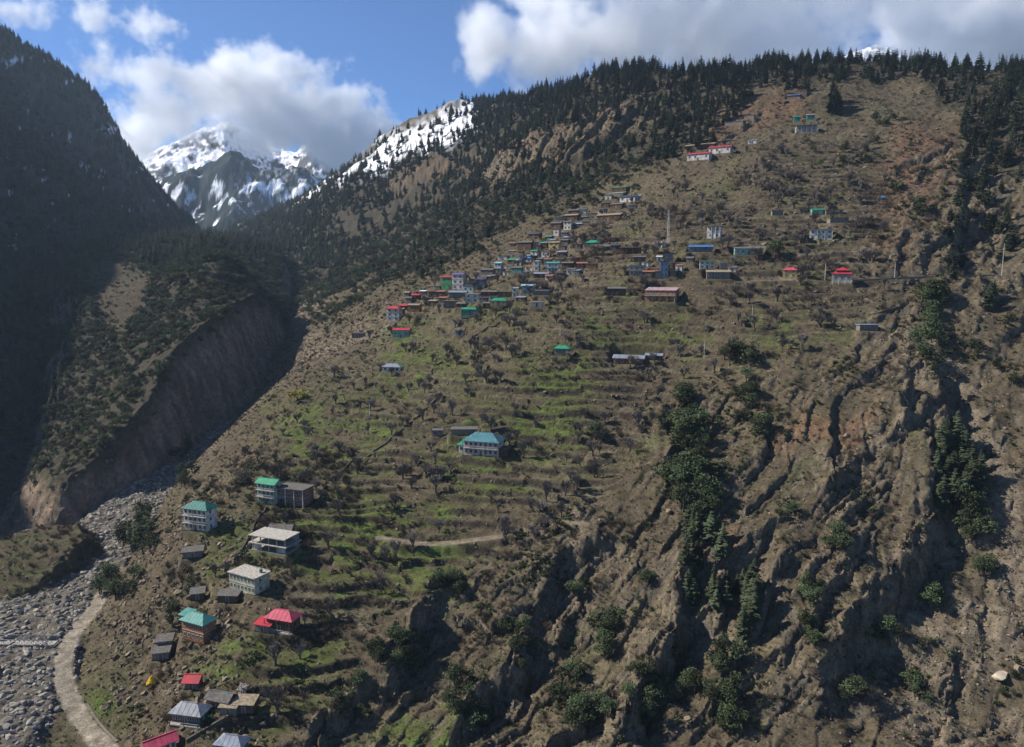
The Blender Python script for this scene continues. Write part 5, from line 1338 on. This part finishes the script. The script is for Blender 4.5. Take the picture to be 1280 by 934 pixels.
for p, h, kd, where in IND:
    if where == 'lone':
        tree_thing('evergreen_tree', 'evergreen', p, h, 1.0, 'dark evergreen tree against the corner of the orange house', 'tree', None, rg); continue
    if where == 'rocks':
        w_ = spot(*project(*p)); lb = ('round evergreen tree ' if kd == 'e' else 'pointed dark conifer ') + w_; gp = ('evergreens ' if kd == 'e' else 'conifers ') + w_
    else: lb, gp = LBL[(kd, where)]
    p = p + np.array([0, 0, -0.25])
    if kd == 'e': tree_thing('evergreen_tree', 'evergreen', p, h, rg.uniform(0, 6.28), lb, 'tree', gp, rg, rg.uniform(0.85, 1.2)); n_e += 1
    else: tree_thing('conifer_tree', 'conifer', p, h, rg.uniform(0, 6.28), lb, 'tree', gp, rg, rg.uniform(1.2, 1.8)); n_c += 1
# forests: the largest of them singly, the rest as one mass
def forest(P, h, key, name, n_single, parts, stuff_name, stuff_label, place):
    vis = px_height(P, h); u, v = project(P[:, 0], P[:, 1], P[:, 2])
    inside = (u > -10) & (u < 1290) & (v > -10) & (v < 945)
    # is its middle hidden behind ground?
    hid = np.zeros(len(P), bool)
    cand = np.argsort(-(vis * inside))[: n_single * 4]
    pick = []
    for i in cand:
        q = hit(u[i], project(P[i, 0], P[i, 1], P[i, 2] + 0.8 * h[i])[1])
        if not inside[i] or q[1] < P[i, 1] - 6: continue
        pick.append(i)
        if len(pick) >= n_single: break
    rgn = np.random.default_rng(len(P))
    for i in pick:
        lb, gp = place(u[i], v[i], P[i])
        p = P[i] + np.array([0, 0, -0.3]); wd = rgn.uniform(1.1, 1.5)
        tree_thing(name, key, p, h[i], rgn.uniform(0, 6.28), lb, 'tree', gp, rgn, wd)
    rest = np.ones(len(P), bool); rest[pick] = False
    Pr = P[rest] - np.array([0, 0, 0.3]); k = rest.sum()
    stuff(stuff_name, key + '_wood', [s[2] for s in SPECIES[key]], Pr, sizes(h[rest] , 5, 0.25) * np.array([1.3, 1.3, 1]), upright(k, 6, 0.03), stuff_label, 'forest')
def place_c(u, v, p):
    if u < 250: return 'dark conifer in the shaded forest of the left hand mountain', 'conifers of the left mountain'
    if u < 640: return 'conifer on the long wooded flank running up to the snowy shoulder', 'conifers of the far flank'
    return 'tall conifer in the dense forest along the crest above the village', 'conifers of the crest'
def place_o(u, v, p):
    if u < 420 and v > 300: return 'rounded evergreen on the wooded spur above the eroded cliff', 'evergreens of the spur'
    return 'rounded evergreen in the dark woodland above the village', 'evergreens above the village'
forest(Pc, hc, 'conifer', 'conifer_tree', max(40, 290 - n_c), True, 'conifer_forest', 'dark conifer forest covering crest, flank and left hand mountain', place_c)
forest(Po, ho, 'evergreen', 'evergreen_tree', max(40, 290 - n_e), True, 'evergreen_woodland', 'low dark evergreen woodland on the spur and middle flank', place_o)

# bare orchard trees
orch = (RG['terrace'] * (1 - 0.8 * RG['rock']) + 0.5 * region([[(440, 470), (330, 540), (230, 640), (250, 740), (330, 700), (440, 600)], [(480, 420), (600, 330), (760, 300), (820, 400), (560, 460)]], 16, 14)) * on_M * free * sstep(620, 500, Y)
orch = orch * sstep(-0.3, 0.5, fbm(X / 30, Y / 30, 3, 411) + 0.15) * (1 - 0.7 * RG['green'])
orch = np.maximum(orch, 0.25 * RG['green'] * on_M * free)
Pb = sample(orch * ((PX > -10) & (PX < 1290) & (PY < 950)), 1700, 412, 2.4)
hb = np.random.default_rng(413).uniform(3.6, 7.6, len(Pb))
thick = sstep(0.1, 0.4, fbm(X / 22, Y / 22, 3, 414)) * (orch + 0.25 * oak_zone * on_M + 0.3 * RG['rock'] * on_M) * free * sstep(700, 560, Y)
vis = px_height(Pb, hb); order = np.argsort(-vis)
rg = np.random.default_rng(415)
for i in order[:295]:
    u, v = project(*Pb[i])
    w_ = ('among the houses of the lower hamlet' if u < 400 and v > 590 else 'on the green terraces below the teal roofed house' if v > 590 else 'on the terraces round the large teal roofed house' if v > 480 else 'on the orchards right under the village' if u < 780 else 'on the dry terraces below the upper road')
    lb = ('bare grey orchard tree ' + w_, 'bare trees ' + w_)
    tree_thing('bare_tree', 'bare', Pb[i] - np.array([0, 0, 0.1]), hb[i], rg.uniform(0, 6.28), lb[0], 'tree', lb[1], rg, rg.uniform(0.9, 1.3))
rest = order[295:]
stuff('bare_trees', 'bare_wood', [s[2] for s in SPECIES['bare']], Pb[rest], sizes(hb[rest], 7, 0.2), upright(len(rest), 8), 'leafless orchard trees scattered over the dry upper terraces', 'trees')
p = hit(303, 872); tree_thing('blossom_tree', 'evergreen', p, 21 * p[1] / F, 0.4, 'round tree in pale blossom above the slate sheds', 'tree', None, rg, 1.25, M_blossom)
p = hit(372, 500); tree_thing('yellow_tree', 'evergreen', p, 19 * p[1] / F, 2.0, 'bushy tree in bright yellow spring leaf on the slope edge', 'tree', None, rg, 1.5, M_yellow)

# ------------------------------------------------------------------ ground cover: shrubs, grass, stones
lit = ((PX > -30) & (PX < 1310) & (PY < 960) & (Y < 900)).astype(np.float32)
def cover(name, key, w, n, lo, hi, seed, label, cat, lean=0.15, wv=0.3):
    P = sample(w * lit, n, seed); r = np.random.default_rng(seed + 1)
    h = lo + (hi - lo) * r.uniform(0, 1, len(P)) ** 1.8
    h = h * np.clip(P[:, 1] / 280, 0.85, 1.8)
    stuff(name, key, SOLO[key], P, sizes(h, seed + 2, wv), upright(len(P), seed + 3, lean), label, cat)
dry = on_M * free * (1 - 0.5 * gr)
patch = sstep(-0.35, 0.45, fbm(X / 13, Y / 13, 3, 421))
near_w = np.clip(320.0 / Y, 0.25, 1.6) ** 1.5
cover('dead_shrubs', 'shrub', (dry * (0.25 + patch) * (1 - 0.9 * ter) + thick * 1.2) * near_w, 20000, 0.35, 1.3, 431, 'dead brown shrubs covering the dry mountainside', 'shrubs')
cover('low_bushes', 'bush', dry * (0.15 + patch * sstep(0.0, 0.5, fbm(X / 25, Y / 25, 2, 422))) * near_w * (1 - 0.5 * ter), 6500, 0.35, 1.3, 441, 'low dull green bushes dotted over the mountainside', 'bushes')
cover('dry_grass', 'tuft', dry * (0.4 + 0.6 * (1 - patch)) * near_w, 26000, 0.2, 0.7, 451, 'tufts of straw coloured grass over the slope', 'grass')
cover('green_grass', 'gtuft', (gr + on_P * 0.5) * free * near_w, 9000, 0.12, 0.4, 461, 'short fresh grass on the terrace benches', 'grass')
cover('bench_scrub', 'shrub', on_P * (0.2 + sstep(-3, 1, dP)) * free, 500, 0.6, 2.2, 485, 'bare scrub on the field bench across the river', 'scrub')
cover('loose_stones', 'stone', (dry * 0.25 + sc2 * 2.2 + rk * 1.2 + riser * 1.5) * free * near_w, 26000, 0.15, 0.75, 471, 'loose broken stones lying on the slope and scree', 'stones', 0.5)
cover('woodland_scrub', 'bush', (oak_zone * on_M + fmask * on_M * 0.6 + spur_top * 0.6) * (Y < 1400), 5000, 0.7, 2.0, 481, 'dark undergrowth between the trees of the flank', 'undergrowth')

ham = region([[(180, 760), (240, 620), (420, 560), (520, 640), (480, 760), (420, 900), (160, 934)], [(560, 740), (700, 640), (820, 640), (700, 800), (560, 800)]], 20, 16)
cover('thicket', 'shrub', (ham * sstep(0.12, 0.45, fbm(X / 14, Y / 14, 3, 423)) + 0.3 * thick + riser * ham) * free * on_M * (1 - 0.6 * gr), 3000, 1.0, 2.6, 482, 'tangled leafless thickets along terrace edges and rocks', 'thickets')
cover('hedge_bushes', 'bush', (ham * sstep(0.2, 0.5, fbm(X / 12, Y / 12, 3, 424)) + 0.25 * RG['rock'] * on_M * sstep(0.15, 0.5, fbm(X / 16, Y / 16, 3, 425))) * free * on_M * (1 - 0.6 * gr), 2600, 0.8, 2.4, 483, 'dull green bushes along terrace edges and rock ledges', 'bushes')

rub = region([[(120, 720), (230, 640), (310, 640), (335, 700), (290, 800), (330, 934), (160, 950), (110, 820)]], 14, 14) * on_M * free * (1 - region([[(176, 838), (206, 838), (206, 876), (176, 876)]], 3, 0))
cover('rubble', 'stone', rub * (0.15 + sstep(0.0, 0.4, fbm(X / 11, Y / 11, 3, 426))), 1700, 0.3, 1.6, 484, 'tumbled brown rubble between the houses of the lower hamlet', 'rubble', 0.5)
# ------------------------------------------------------------------ boulders
rg = np.random.default_rng(491)
Pr = sample(is_riv * (1 - np.clip(road_w * 3, 0, 1)) * ((PX > -60) & (PX < 400) & (PY < 960)) * (0.4 + 0.6 * sstep(-0.2, 0.3, fbm(X / 8, Y / 8, 2, 492))), 7000, 493)
hr = 0.22 + 1.15 * rg.uniform(0, 1, len(Pr)) ** 3.2
u, v = project(Pr[:, 0], Pr[:, 1], Pr[:, 2]); vis = px_height(Pr, hr) * ((u > 0) & (u < 400) & (v < 934))
order = np.argsort(-vis)
for i in order[:290]:
    o = link(bpy.data.objects.new('river_boulder', SOLO['rstone'][rg.integers(0, 3)])); o.location = Pr[i] + np.array([0, 0, hr[i] * 0.1])
    s_ = hr[i]; o.scale = (s_ * rg.uniform(1, 1.7), s_ * rg.uniform(0.8, 1.2), s_); o.rotation_euler = (rg.normal(0, 0.2), rg.normal(0, 0.2), rg.uniform(0, 6.28))
    w_ = 'downstream of the steel bridge' if v[i] > 805 else ('beside the grassy field bench' if v[i] > 660 else 'at the mouth of the shaded gorge')
    tag(o, 'grey boulder lying in the stony riverbed ' + w_, 'boulder', 'riverbed boulders ' + w_)
rest = order[290:]
stuff('river_stones', 'rstone', SOLO['rstone'], Pr[rest], np.stack([hr[rest] * 1.4, hr[rest], hr[rest] * 0.9], -1), upright(len(rest), 494, 0.2), 'grey cobbles and stones filling the riverbed', 'stones')
BL = [(1250, 846, 22), (1225, 838, 7), (1272, 838, 12), (1262, 795, 9), (1120, 852, 9), (272, 785, 11), (262, 792, 9), (285, 778, 10), (240, 765, 8), (224, 740, 12), (236, 748, 9), (262, 752, 8), (275, 765, 9), (232, 835, 10), (226, 842, 8), (212, 838, 7), (180, 868, 9), (172, 880, 7), (186, 895, 9), (164, 895, 6), (262, 662, 14),
      (300, 800, 8), (315, 805, 6), (196, 760, 7), (290, 700, 8), (250, 905, 8), (246, 915, 7), (330, 905, 9), (340, 895, 7), (310, 935, 8), (150, 890, 6), (200, 915, 8), (215, 935, 9), (165, 925, 7), (745, 700, 10), (690, 760, 8), (640, 850, 12), (612, 860, 10), (540, 750, 8), (900, 715, 9), (945, 845, 10), (835, 640, 10), (828, 615, 8), (1058, 545, 9),
      (1190, 330, 14), (1170, 320, 12), (1215, 300, 13), (1150, 330, 9), (1240, 340, 9), (1120, 418, 8), (1115, 335, 6), (1200, 470, 9), (1230, 520, 12), (1255, 540, 10), (1105, 445, 6), (1020, 365, 5), (955, 305, 6), (700, 460, 5), (665, 470, 5), (590, 470, 5), (560, 480, 4), (690, 570, 6), (1130, 690, 9), (1240, 620, 10), (930, 600, 6), (800, 800, 9), (860, 900, 10), (1180, 900, 8)]
for px, py, w in BL:
    p = hit(px, py); k = p[1] / F; s_ = w * k * 0.62
    pale = px > 1200 and py > 780
    o = link(bpy.data.objects.new('boulder', SOLO['stone'][rg.integers(0, 3)])); o.location = p + np.array([0, 0, s_ * 0.15]); o.scale = (s_ * rg.uniform(0.9, 1.3), s_ * rg.uniform(0.8, 1.1), s_ * rg.uniform(0.8, 1.1)); o.rotation_euler = (rg.normal(0, 0.3), rg.normal(0, 0.3), rg.uniform(0, 6.28))
    if (px, py) == (1250, 846): tag(o, 'huge pale broken boulder resting on the scree slope', 'boulder')
    elif px < 420: tag(o, 'brown boulder among the lower hamlet houses and the river bank', 'boulder', 'boulders of the lower hamlet')
    elif py > 600: tag(o, 'weathered boulder on the broken lower rocks of the slope', 'boulder', 'boulders of the lower rocks')
    else: tag(o, 'weathered boulder on the upper slope and terraces', 'boulder', 'boulders of the upper slope')
    if (px, py) == (1250, 846): o.data = o.data.copy(); o.data.materials[0] = mat('pale_rock', (0.34, 0.29, 0.22), 0.9, 0.1, 0.3, 1.0)

# ------------------------------------------------------------------ dry stone walls climbing between the terraces
def stone_wall(pts, label, h=0.7, t=0.5):
    P = np.array([hit(a, b)[:2] for a, b in pts]); u_ = np.r_[0, np.cumsum(np.hypot(*np.diff(P, axis=0).T))]
    q = np.linspace(0, u_[-1], max(3, int(u_[-1] / 3.0))); W = np.stack([np.interp(q, u_, P[:, i]) for i in range(2)], -1); W += rg.normal(0, 0.25, W.shape)
    z_ = height(W[:, 0], W[:, 1]); o0 = np.array([W[0, 0], W[0, 1], z_[0]])
    e = link(bpy.data.objects.new('stone_wall', None)); e.location = o0; tag(e, label, 'wall')
    for i in range(len(W) - 1):
        a, b = W[i], W[i + 1]; d = (b - a) / (np.linalg.norm(b - a) + 1e-6); nrm = np.array([-d[1], d[0]]) * t / 2; hh = h * rg.uniform(0.7, 1.2)
        m = MB(); c = [(*(a + nrm), z_[i]), (*(a - nrm), z_[i]), (*(b - nrm), z_[i + 1]), (*(b + nrm), z_[i + 1])]; c = [np.array(k_) - o0 for k_ in c]
        tp = [k_ + np.array([rg.normal(0, 0.06), rg.normal(0, 0.06), hh]) for k_ in c]; bt = [k_ - np.array([0, 0, 0.7]) for k_ in c]
        m.quad(*tp); m.quad(*bt[::-1])
        for k_ in range(4): m.quad(tp[k_], bt[k_], bt[(k_ + 1) % 4], tp[(k_ + 1) % 4])
        part('wall_section', m, [mat('dark_masonry', (0.10, 0.085, 0.068), 0.95, 0.1, 0.4, 2.5)], e)
stone_wall([(405, 606), (430, 588), (462, 568), (490, 545), (515, 525), (545, 500)], 'dark dry stone wall climbing diagonally over the green terraces')
stone_wall([(535, 470), (556, 450), (575, 433), (596, 418), (625, 404)], 'dry stone wall running up to the village beside the small white hut')
stone_wall([(300, 690), (312, 672), (322, 650), (334, 636)], 'stone edged path climbing to the mint green house')
stone_wall([(1070, 362), (1090, 378), (1115, 388)], 'stone wall slanting down from the upper road')
stone_wall([(1085, 395), (1105, 392), (1122, 384)], 'short stone wall above the low grey hut')
stone_wall([(232, 928), (250, 915), (275, 905), (285, 897)], 'curving stone wall beneath the slate sheds')

# ------------------------------------------------------------------ bridge over the river
pa = hit(66, 806); pb_ = np.array([pa[0] - 46, pa[1] + 1.5, pa[2]])
L_ = np.linalg.norm((pb_ - pa)[:2]); ang = math.atan2(pb_[1] - pa[1], pb_[0] - pa[0])
br = link(bpy.data.objects.new('bridge', None)); br.location = pa + np.array([0, 0, 0.7]); br.rotation_euler = (0, 0, ang)
tag(br, 'narrow steel panel bridge crossing the stony riverbed', 'bridge')
M_steel = mat('grey_steel', (0.22, 0.22, 0.21), 0.55, 0.4, 0.2, 1.0)
m = MB(); m.box(-1, L_, -1.6, 1.6, -0.25, 0.0); part('deck', m, [M_slab], br)
for sy in (-1.75, 1.75):
    m = MB(); m.box(-1, L_, sy - 0.1, sy + 0.1, 1.55, 1.75); m.box(-1, L_, sy - 0.08, sy + 0.08, -0.4, -0.2)
    n = int(L_ / 1.5)
    for i in range(n):
        x0 = -1 + (L_ + 1) * i / n; x1 = -1 + (L_ + 1) * (i + 1) / n
        m.tube((x0, sy, -0.3), (x1, sy, 1.6), 0.08, 0.08, 4); m.tube((x0, sy, 1.6), (x0, sy, -0.3), 0.09, 0.09, 4); m.tube((x0, sy, 1.6), (x1, sy, -0.3), 0.07, 0.07, 4)
    part('panel_truss', m, [M_steel], br)
for x in (-0.5, L_ - 0.5):
    m = MB(); m.box(x - 1.2, x + 0.9, -2.3, 2.3, -5.0, -0.26); part('abutment', m, [M_found], br)

# ------------------------------------------------------------------ mast, poles, wires
def lattice(px, py0, py1):
    p = hit(px, py0); h = (py0 - py1) * p[1] / F
    e = link(bpy.data.objects.new('radio_mast', None)); e.location = p; tag(e, 'slender lattice radio mast standing on the village slope', 'mast')
    for sx, sy in ((-1, -1), (1, -1), (1, 1), (-1, 1)):
        m = MB(); m.tube((0.55 * sx, 0.55 * sy, -0.5), (0.22 * sx, 0.22 * sy, h), 0.07, 0.05, 4); part('leg', m, [M_rail], e)
    m = MB(); n = 14
    for i in range(n):
        z0, z1 = h * i / n, h * (i + 1) / n; a0, a1 = 0.55 - 0.33 * i / n, 0.55 - 0.33 * (i + 1) / n
        for (ax, ay), (bx, by) in (((-1, -1), (1, -1)), ((1, -1), (1, 1)), ((1, 1), (-1, 1)), ((-1, 1), (-1, -1))):
            m.tube((ax * a0, ay * a0, z0), (bx * a1, by * a1, z1), 0.035, 0.035, 3); m.tube((ax * a0, ay * a0, z0), (bx * a0, by * a0, z0), 0.03, 0.03, 3)
    part('bracing', m, [M_rail], e)
    for zf, s in ((0.97, 0.35), (0.85, 0.3), (0.62, 0.25)):
        m = MB(); m.tube((-0.5, -0.45, h * zf), (-0.5, -0.75, h * zf), s * 1.3, s * 1.2, 10); m.poly([(-0.5 + s * 1.2 * math.cos(t), -0.75, h * zf + s * 1.2 * math.sin(t)) for t in np.linspace(0, 6.283, 10, endpoint=False)]); part('dish', m, [wall_mat('white')], e)
lattice(835, 306, 264)
p = hit(829, 308); m = MB(); k = p[1] / F; m.box(-1.0, 1.0, -0.9, 0.9, -0.6, 2.4); m.box(-1.15, 1.15, -1.05, 1.05, 2.401, 2.55)
cab = link(bpy.data.objects.new('equipment_cabin', m.mesh('equipment_cabin', [wall_mat('white')]))); cab.location = p; tag(cab, 'small white equipment cabin at the foot of the radio mast', 'cabin')
def pole(px, py, hpx, label, wire=None):
    p = hit(px, py); h = hpx * p[1] / F
    e = link(bpy.data.objects.new('utility_pole', None)); e.location = p; tag(e, label, 'pole', 'utility poles')
    m = MB(); m.tube((0, 0, -0.6), (0, 0, h), 0.11, 0.08, 6); part('shaft', m, [M_rail], e)
    m = MB(); m.box(-0.7, 0.7, -0.05, 0.05, h - 0.45, h - 0.35); part('crossarm', m, [M_wood], e)
    return p + np.array([0, 0, h - 0.3])
tops = [pole(a, b, c, 'thin utility pole carrying wires across the slope') for a, b, c in ((1031, 350, 22), (1118, 348, 20), (1252, 345, 40), (940, 402, 20), (560, 560, 20), (462, 520, 18), (700, 420, 16), (880, 448, 22), (600, 440, 18))]
def wire(name, a, b, sag, rad, label):
    a = np.asarray(a, float); b = np.asarray(b, float); m = MB(); n = 24; pts = []
    for i in range(n + 1):
        t = i / n; q = a + (b - a) * t; q[2] -= sag * 4 * t * (1 - t); pts.append(q)
    for i in range(n): m.tube(pts[i] - a, pts[i + 1] - a, rad, rad, 4)
    o = link(bpy.data.objects.new(name, m.mesh(name, [M_steel]))); o.location = a
    return tag(o, label, 'cable')
pa_ = hit(243, 422); pb2 = hit(338, 476)
wire('ropeway_cable', pa_ + np.array([0, 0, 1.0]), pb2 + np.array([0, 0, 1.5]), 4.0, 0.10, 'long ropeway cable slung from the spur across the gorge')
wire('overhead_wire', tops[0], tops[1], 1.0, 0.025, 'overhead wire between the poles beside the upper road')
wire('overhead_wire', tops[1], tops[2], 1.5, 0.025, 'overhead wire reaching the tall pole by the right hand rocks')

# ------------------------------------------------------------------ tarps and the like
p = hit(190, 857) + np.array([0, 0, 0.9]); m = MB(); k = p[1] / F * 1.15; r_ = np.random.default_rng(5); n = 12; pts = [[None] * n for _ in range(n)]
for i in range(n):
    for j in range(n):
        a, b = i / (n - 1) * 2 - 1, j / (n - 1) * 2 - 1; rr = math.hypot(a, b)
        pts[i][j] = (a * 6.5 * k * (1 - 0.15 * rr), b * 5 * k * (1 - 0.15 * rr), max(0, 1 - rr * 0.75) * 8 * k + r_.normal(0, 0.09) + 0.3 - rr * 0.5)
for i in range(n - 1):
    for j in range(n - 1): m.quad(pts[i][j], pts[i + 1][j], pts[i + 1][j + 1], pts[i][j + 1])
o = link(bpy.data.objects.new('tarpaulin', m.mesh('tarpaulin', [mat('yellow_tarp', (0.62, 0.36, 0.01), 0.6, 0.3, 0.15)]))); o.location = p; tag(o, 'crumpled yellow tarpaulin over a heap on the slope', 'tarpaulin')
p = hit(252, 897); k = p[1] / F; m = MB()
for i in range(5):
    x0, x1 = (-9 + 18 * i / 5) * k, (-9 + 18 * (i + 1) / 5 - 0.6) * k
    m.quad((x0, -5 * k, 1.9), (x1, -5 * k, 1.9), (x1, 4 * k, 2.7), (x0, 4 * k, 2.7)); m.quad((x0, -5 * k, 1.85), (x0, 4 * k, 2.65), (x1, 4 * k, 2.65), (x1, -5 * k, 1.85))
e = link(bpy.data.objects.new('lean_to', None)); e.location = p; e.rotation_euler = (0, 0, -0.3); tag(e, 'small lean-to covered with blue plastic beside the dark green house', 'shelter')
part('cover', m, [mat('blue_plastic', (0.03, 0.16, 0.46), 0.5, 0.3, 0.15)], e)
for x, y, z in ((-7, -4, 2.0), (7, -4, 2.0), (7, 3, 2.6), (-7, 3, 2.6)):
    m = MB(); m.tube((x * k, y * k, -0.5), (x * k, y * k, z), 0.07, 0.07, 5); part('post', m, [M_wood], e)
p = hit(1104, 248); m = MB(); m.quad((-1.2, -0.8, 0.25), (1.2, -0.8, 0.35), (1.0, 0.9, 1.4), (-1.0, 0.9, 1.2)); m.quad((-1.2, -0.8, 0.25), (-1.0, 0.9, 1.2), (-1.3, 0.9, 0), (-1.4, -0.8, 0)); m.quad((1.2, -0.8, 0.35), (1.4, -0.8, 0), (1.3, 0.9, 0), (1.0, 0.9, 1.4)); m.quad((-1.2, -0.8, 0.25), (-1.4, -0.8, 0), (1.4, -0.8, 0), (1.2, -0.8, 0.35))
o = link(bpy.data.objects.new('tarpaulin', m.mesh('tarpaulin', [MATS['blue_plastic']]))); o.location = p; tag(o, 'blue plastic sheet thrown over a stack on the high slope', 'tarpaulin')
# retaining walls along the roads
def road_wall(name, W, side, off, h, i0, i1, label):
    m = MB(); pts = W[i0:i1]; n = len(pts); T = np.gradient(pts[:, :2], axis=0); T /= np.linalg.norm(T, axis=1)[:, None]
    Q = pts[:, :2] + side * off * np.stack([T[:, 1], -T[:, 0]], -1); Q2 = pts[:, :2] + side * (off + 0.6) * np.stack([T[:, 1], -T[:, 0]], -1)
    o0 = np.array([Q[0, 0], Q[0, 1], pts[0, 2]])
    e = link(bpy.data.objects.new(name, None)); e.location = o0; tag(e, label, 'wall')
    for i in range(n - 1):
        m = MB()
        a, b, c, d = [np.array([q[0], q[1], 0]) - np.array([o0[0], o0[1], 0]) for q in (Q[i], Q[i + 1], Q2[i + 1], Q2[i])]
        za, zb = pts[i, 2] - o0[2] + 0.35, pts[i + 1, 2] - o0[2] + 0.35
        tp = [a + (0, 0, za), b + (0, 0, zb), c + (0, 0, zb), d + (0, 0, za)]; bt = [q - np.array([0, 0, h]) for q in tp]
        m.quad(*tp); m.quad(*bt[::-1])
        for k_ in range(4): m.quad(tp[k_], bt[k_], bt[(k_ + 1) % 4], tp[(k_ + 1) % 4])
        part('wall_section', m, [M_found], e)
Wu = road_pts['upper']; road_wall('retaining_wall', Wu, 1, 2.5, 2.4, int(len(Wu) * 0.38), len(Wu) - 4, 'long stone retaining wall holding up the road on the upper slope')
Wv = road_pts['valley']; road_wall('retaining_wall', Wv, 1, 2.7, 2.0, 2, 9, 'grey retaining wall beside the bend of the valley road')
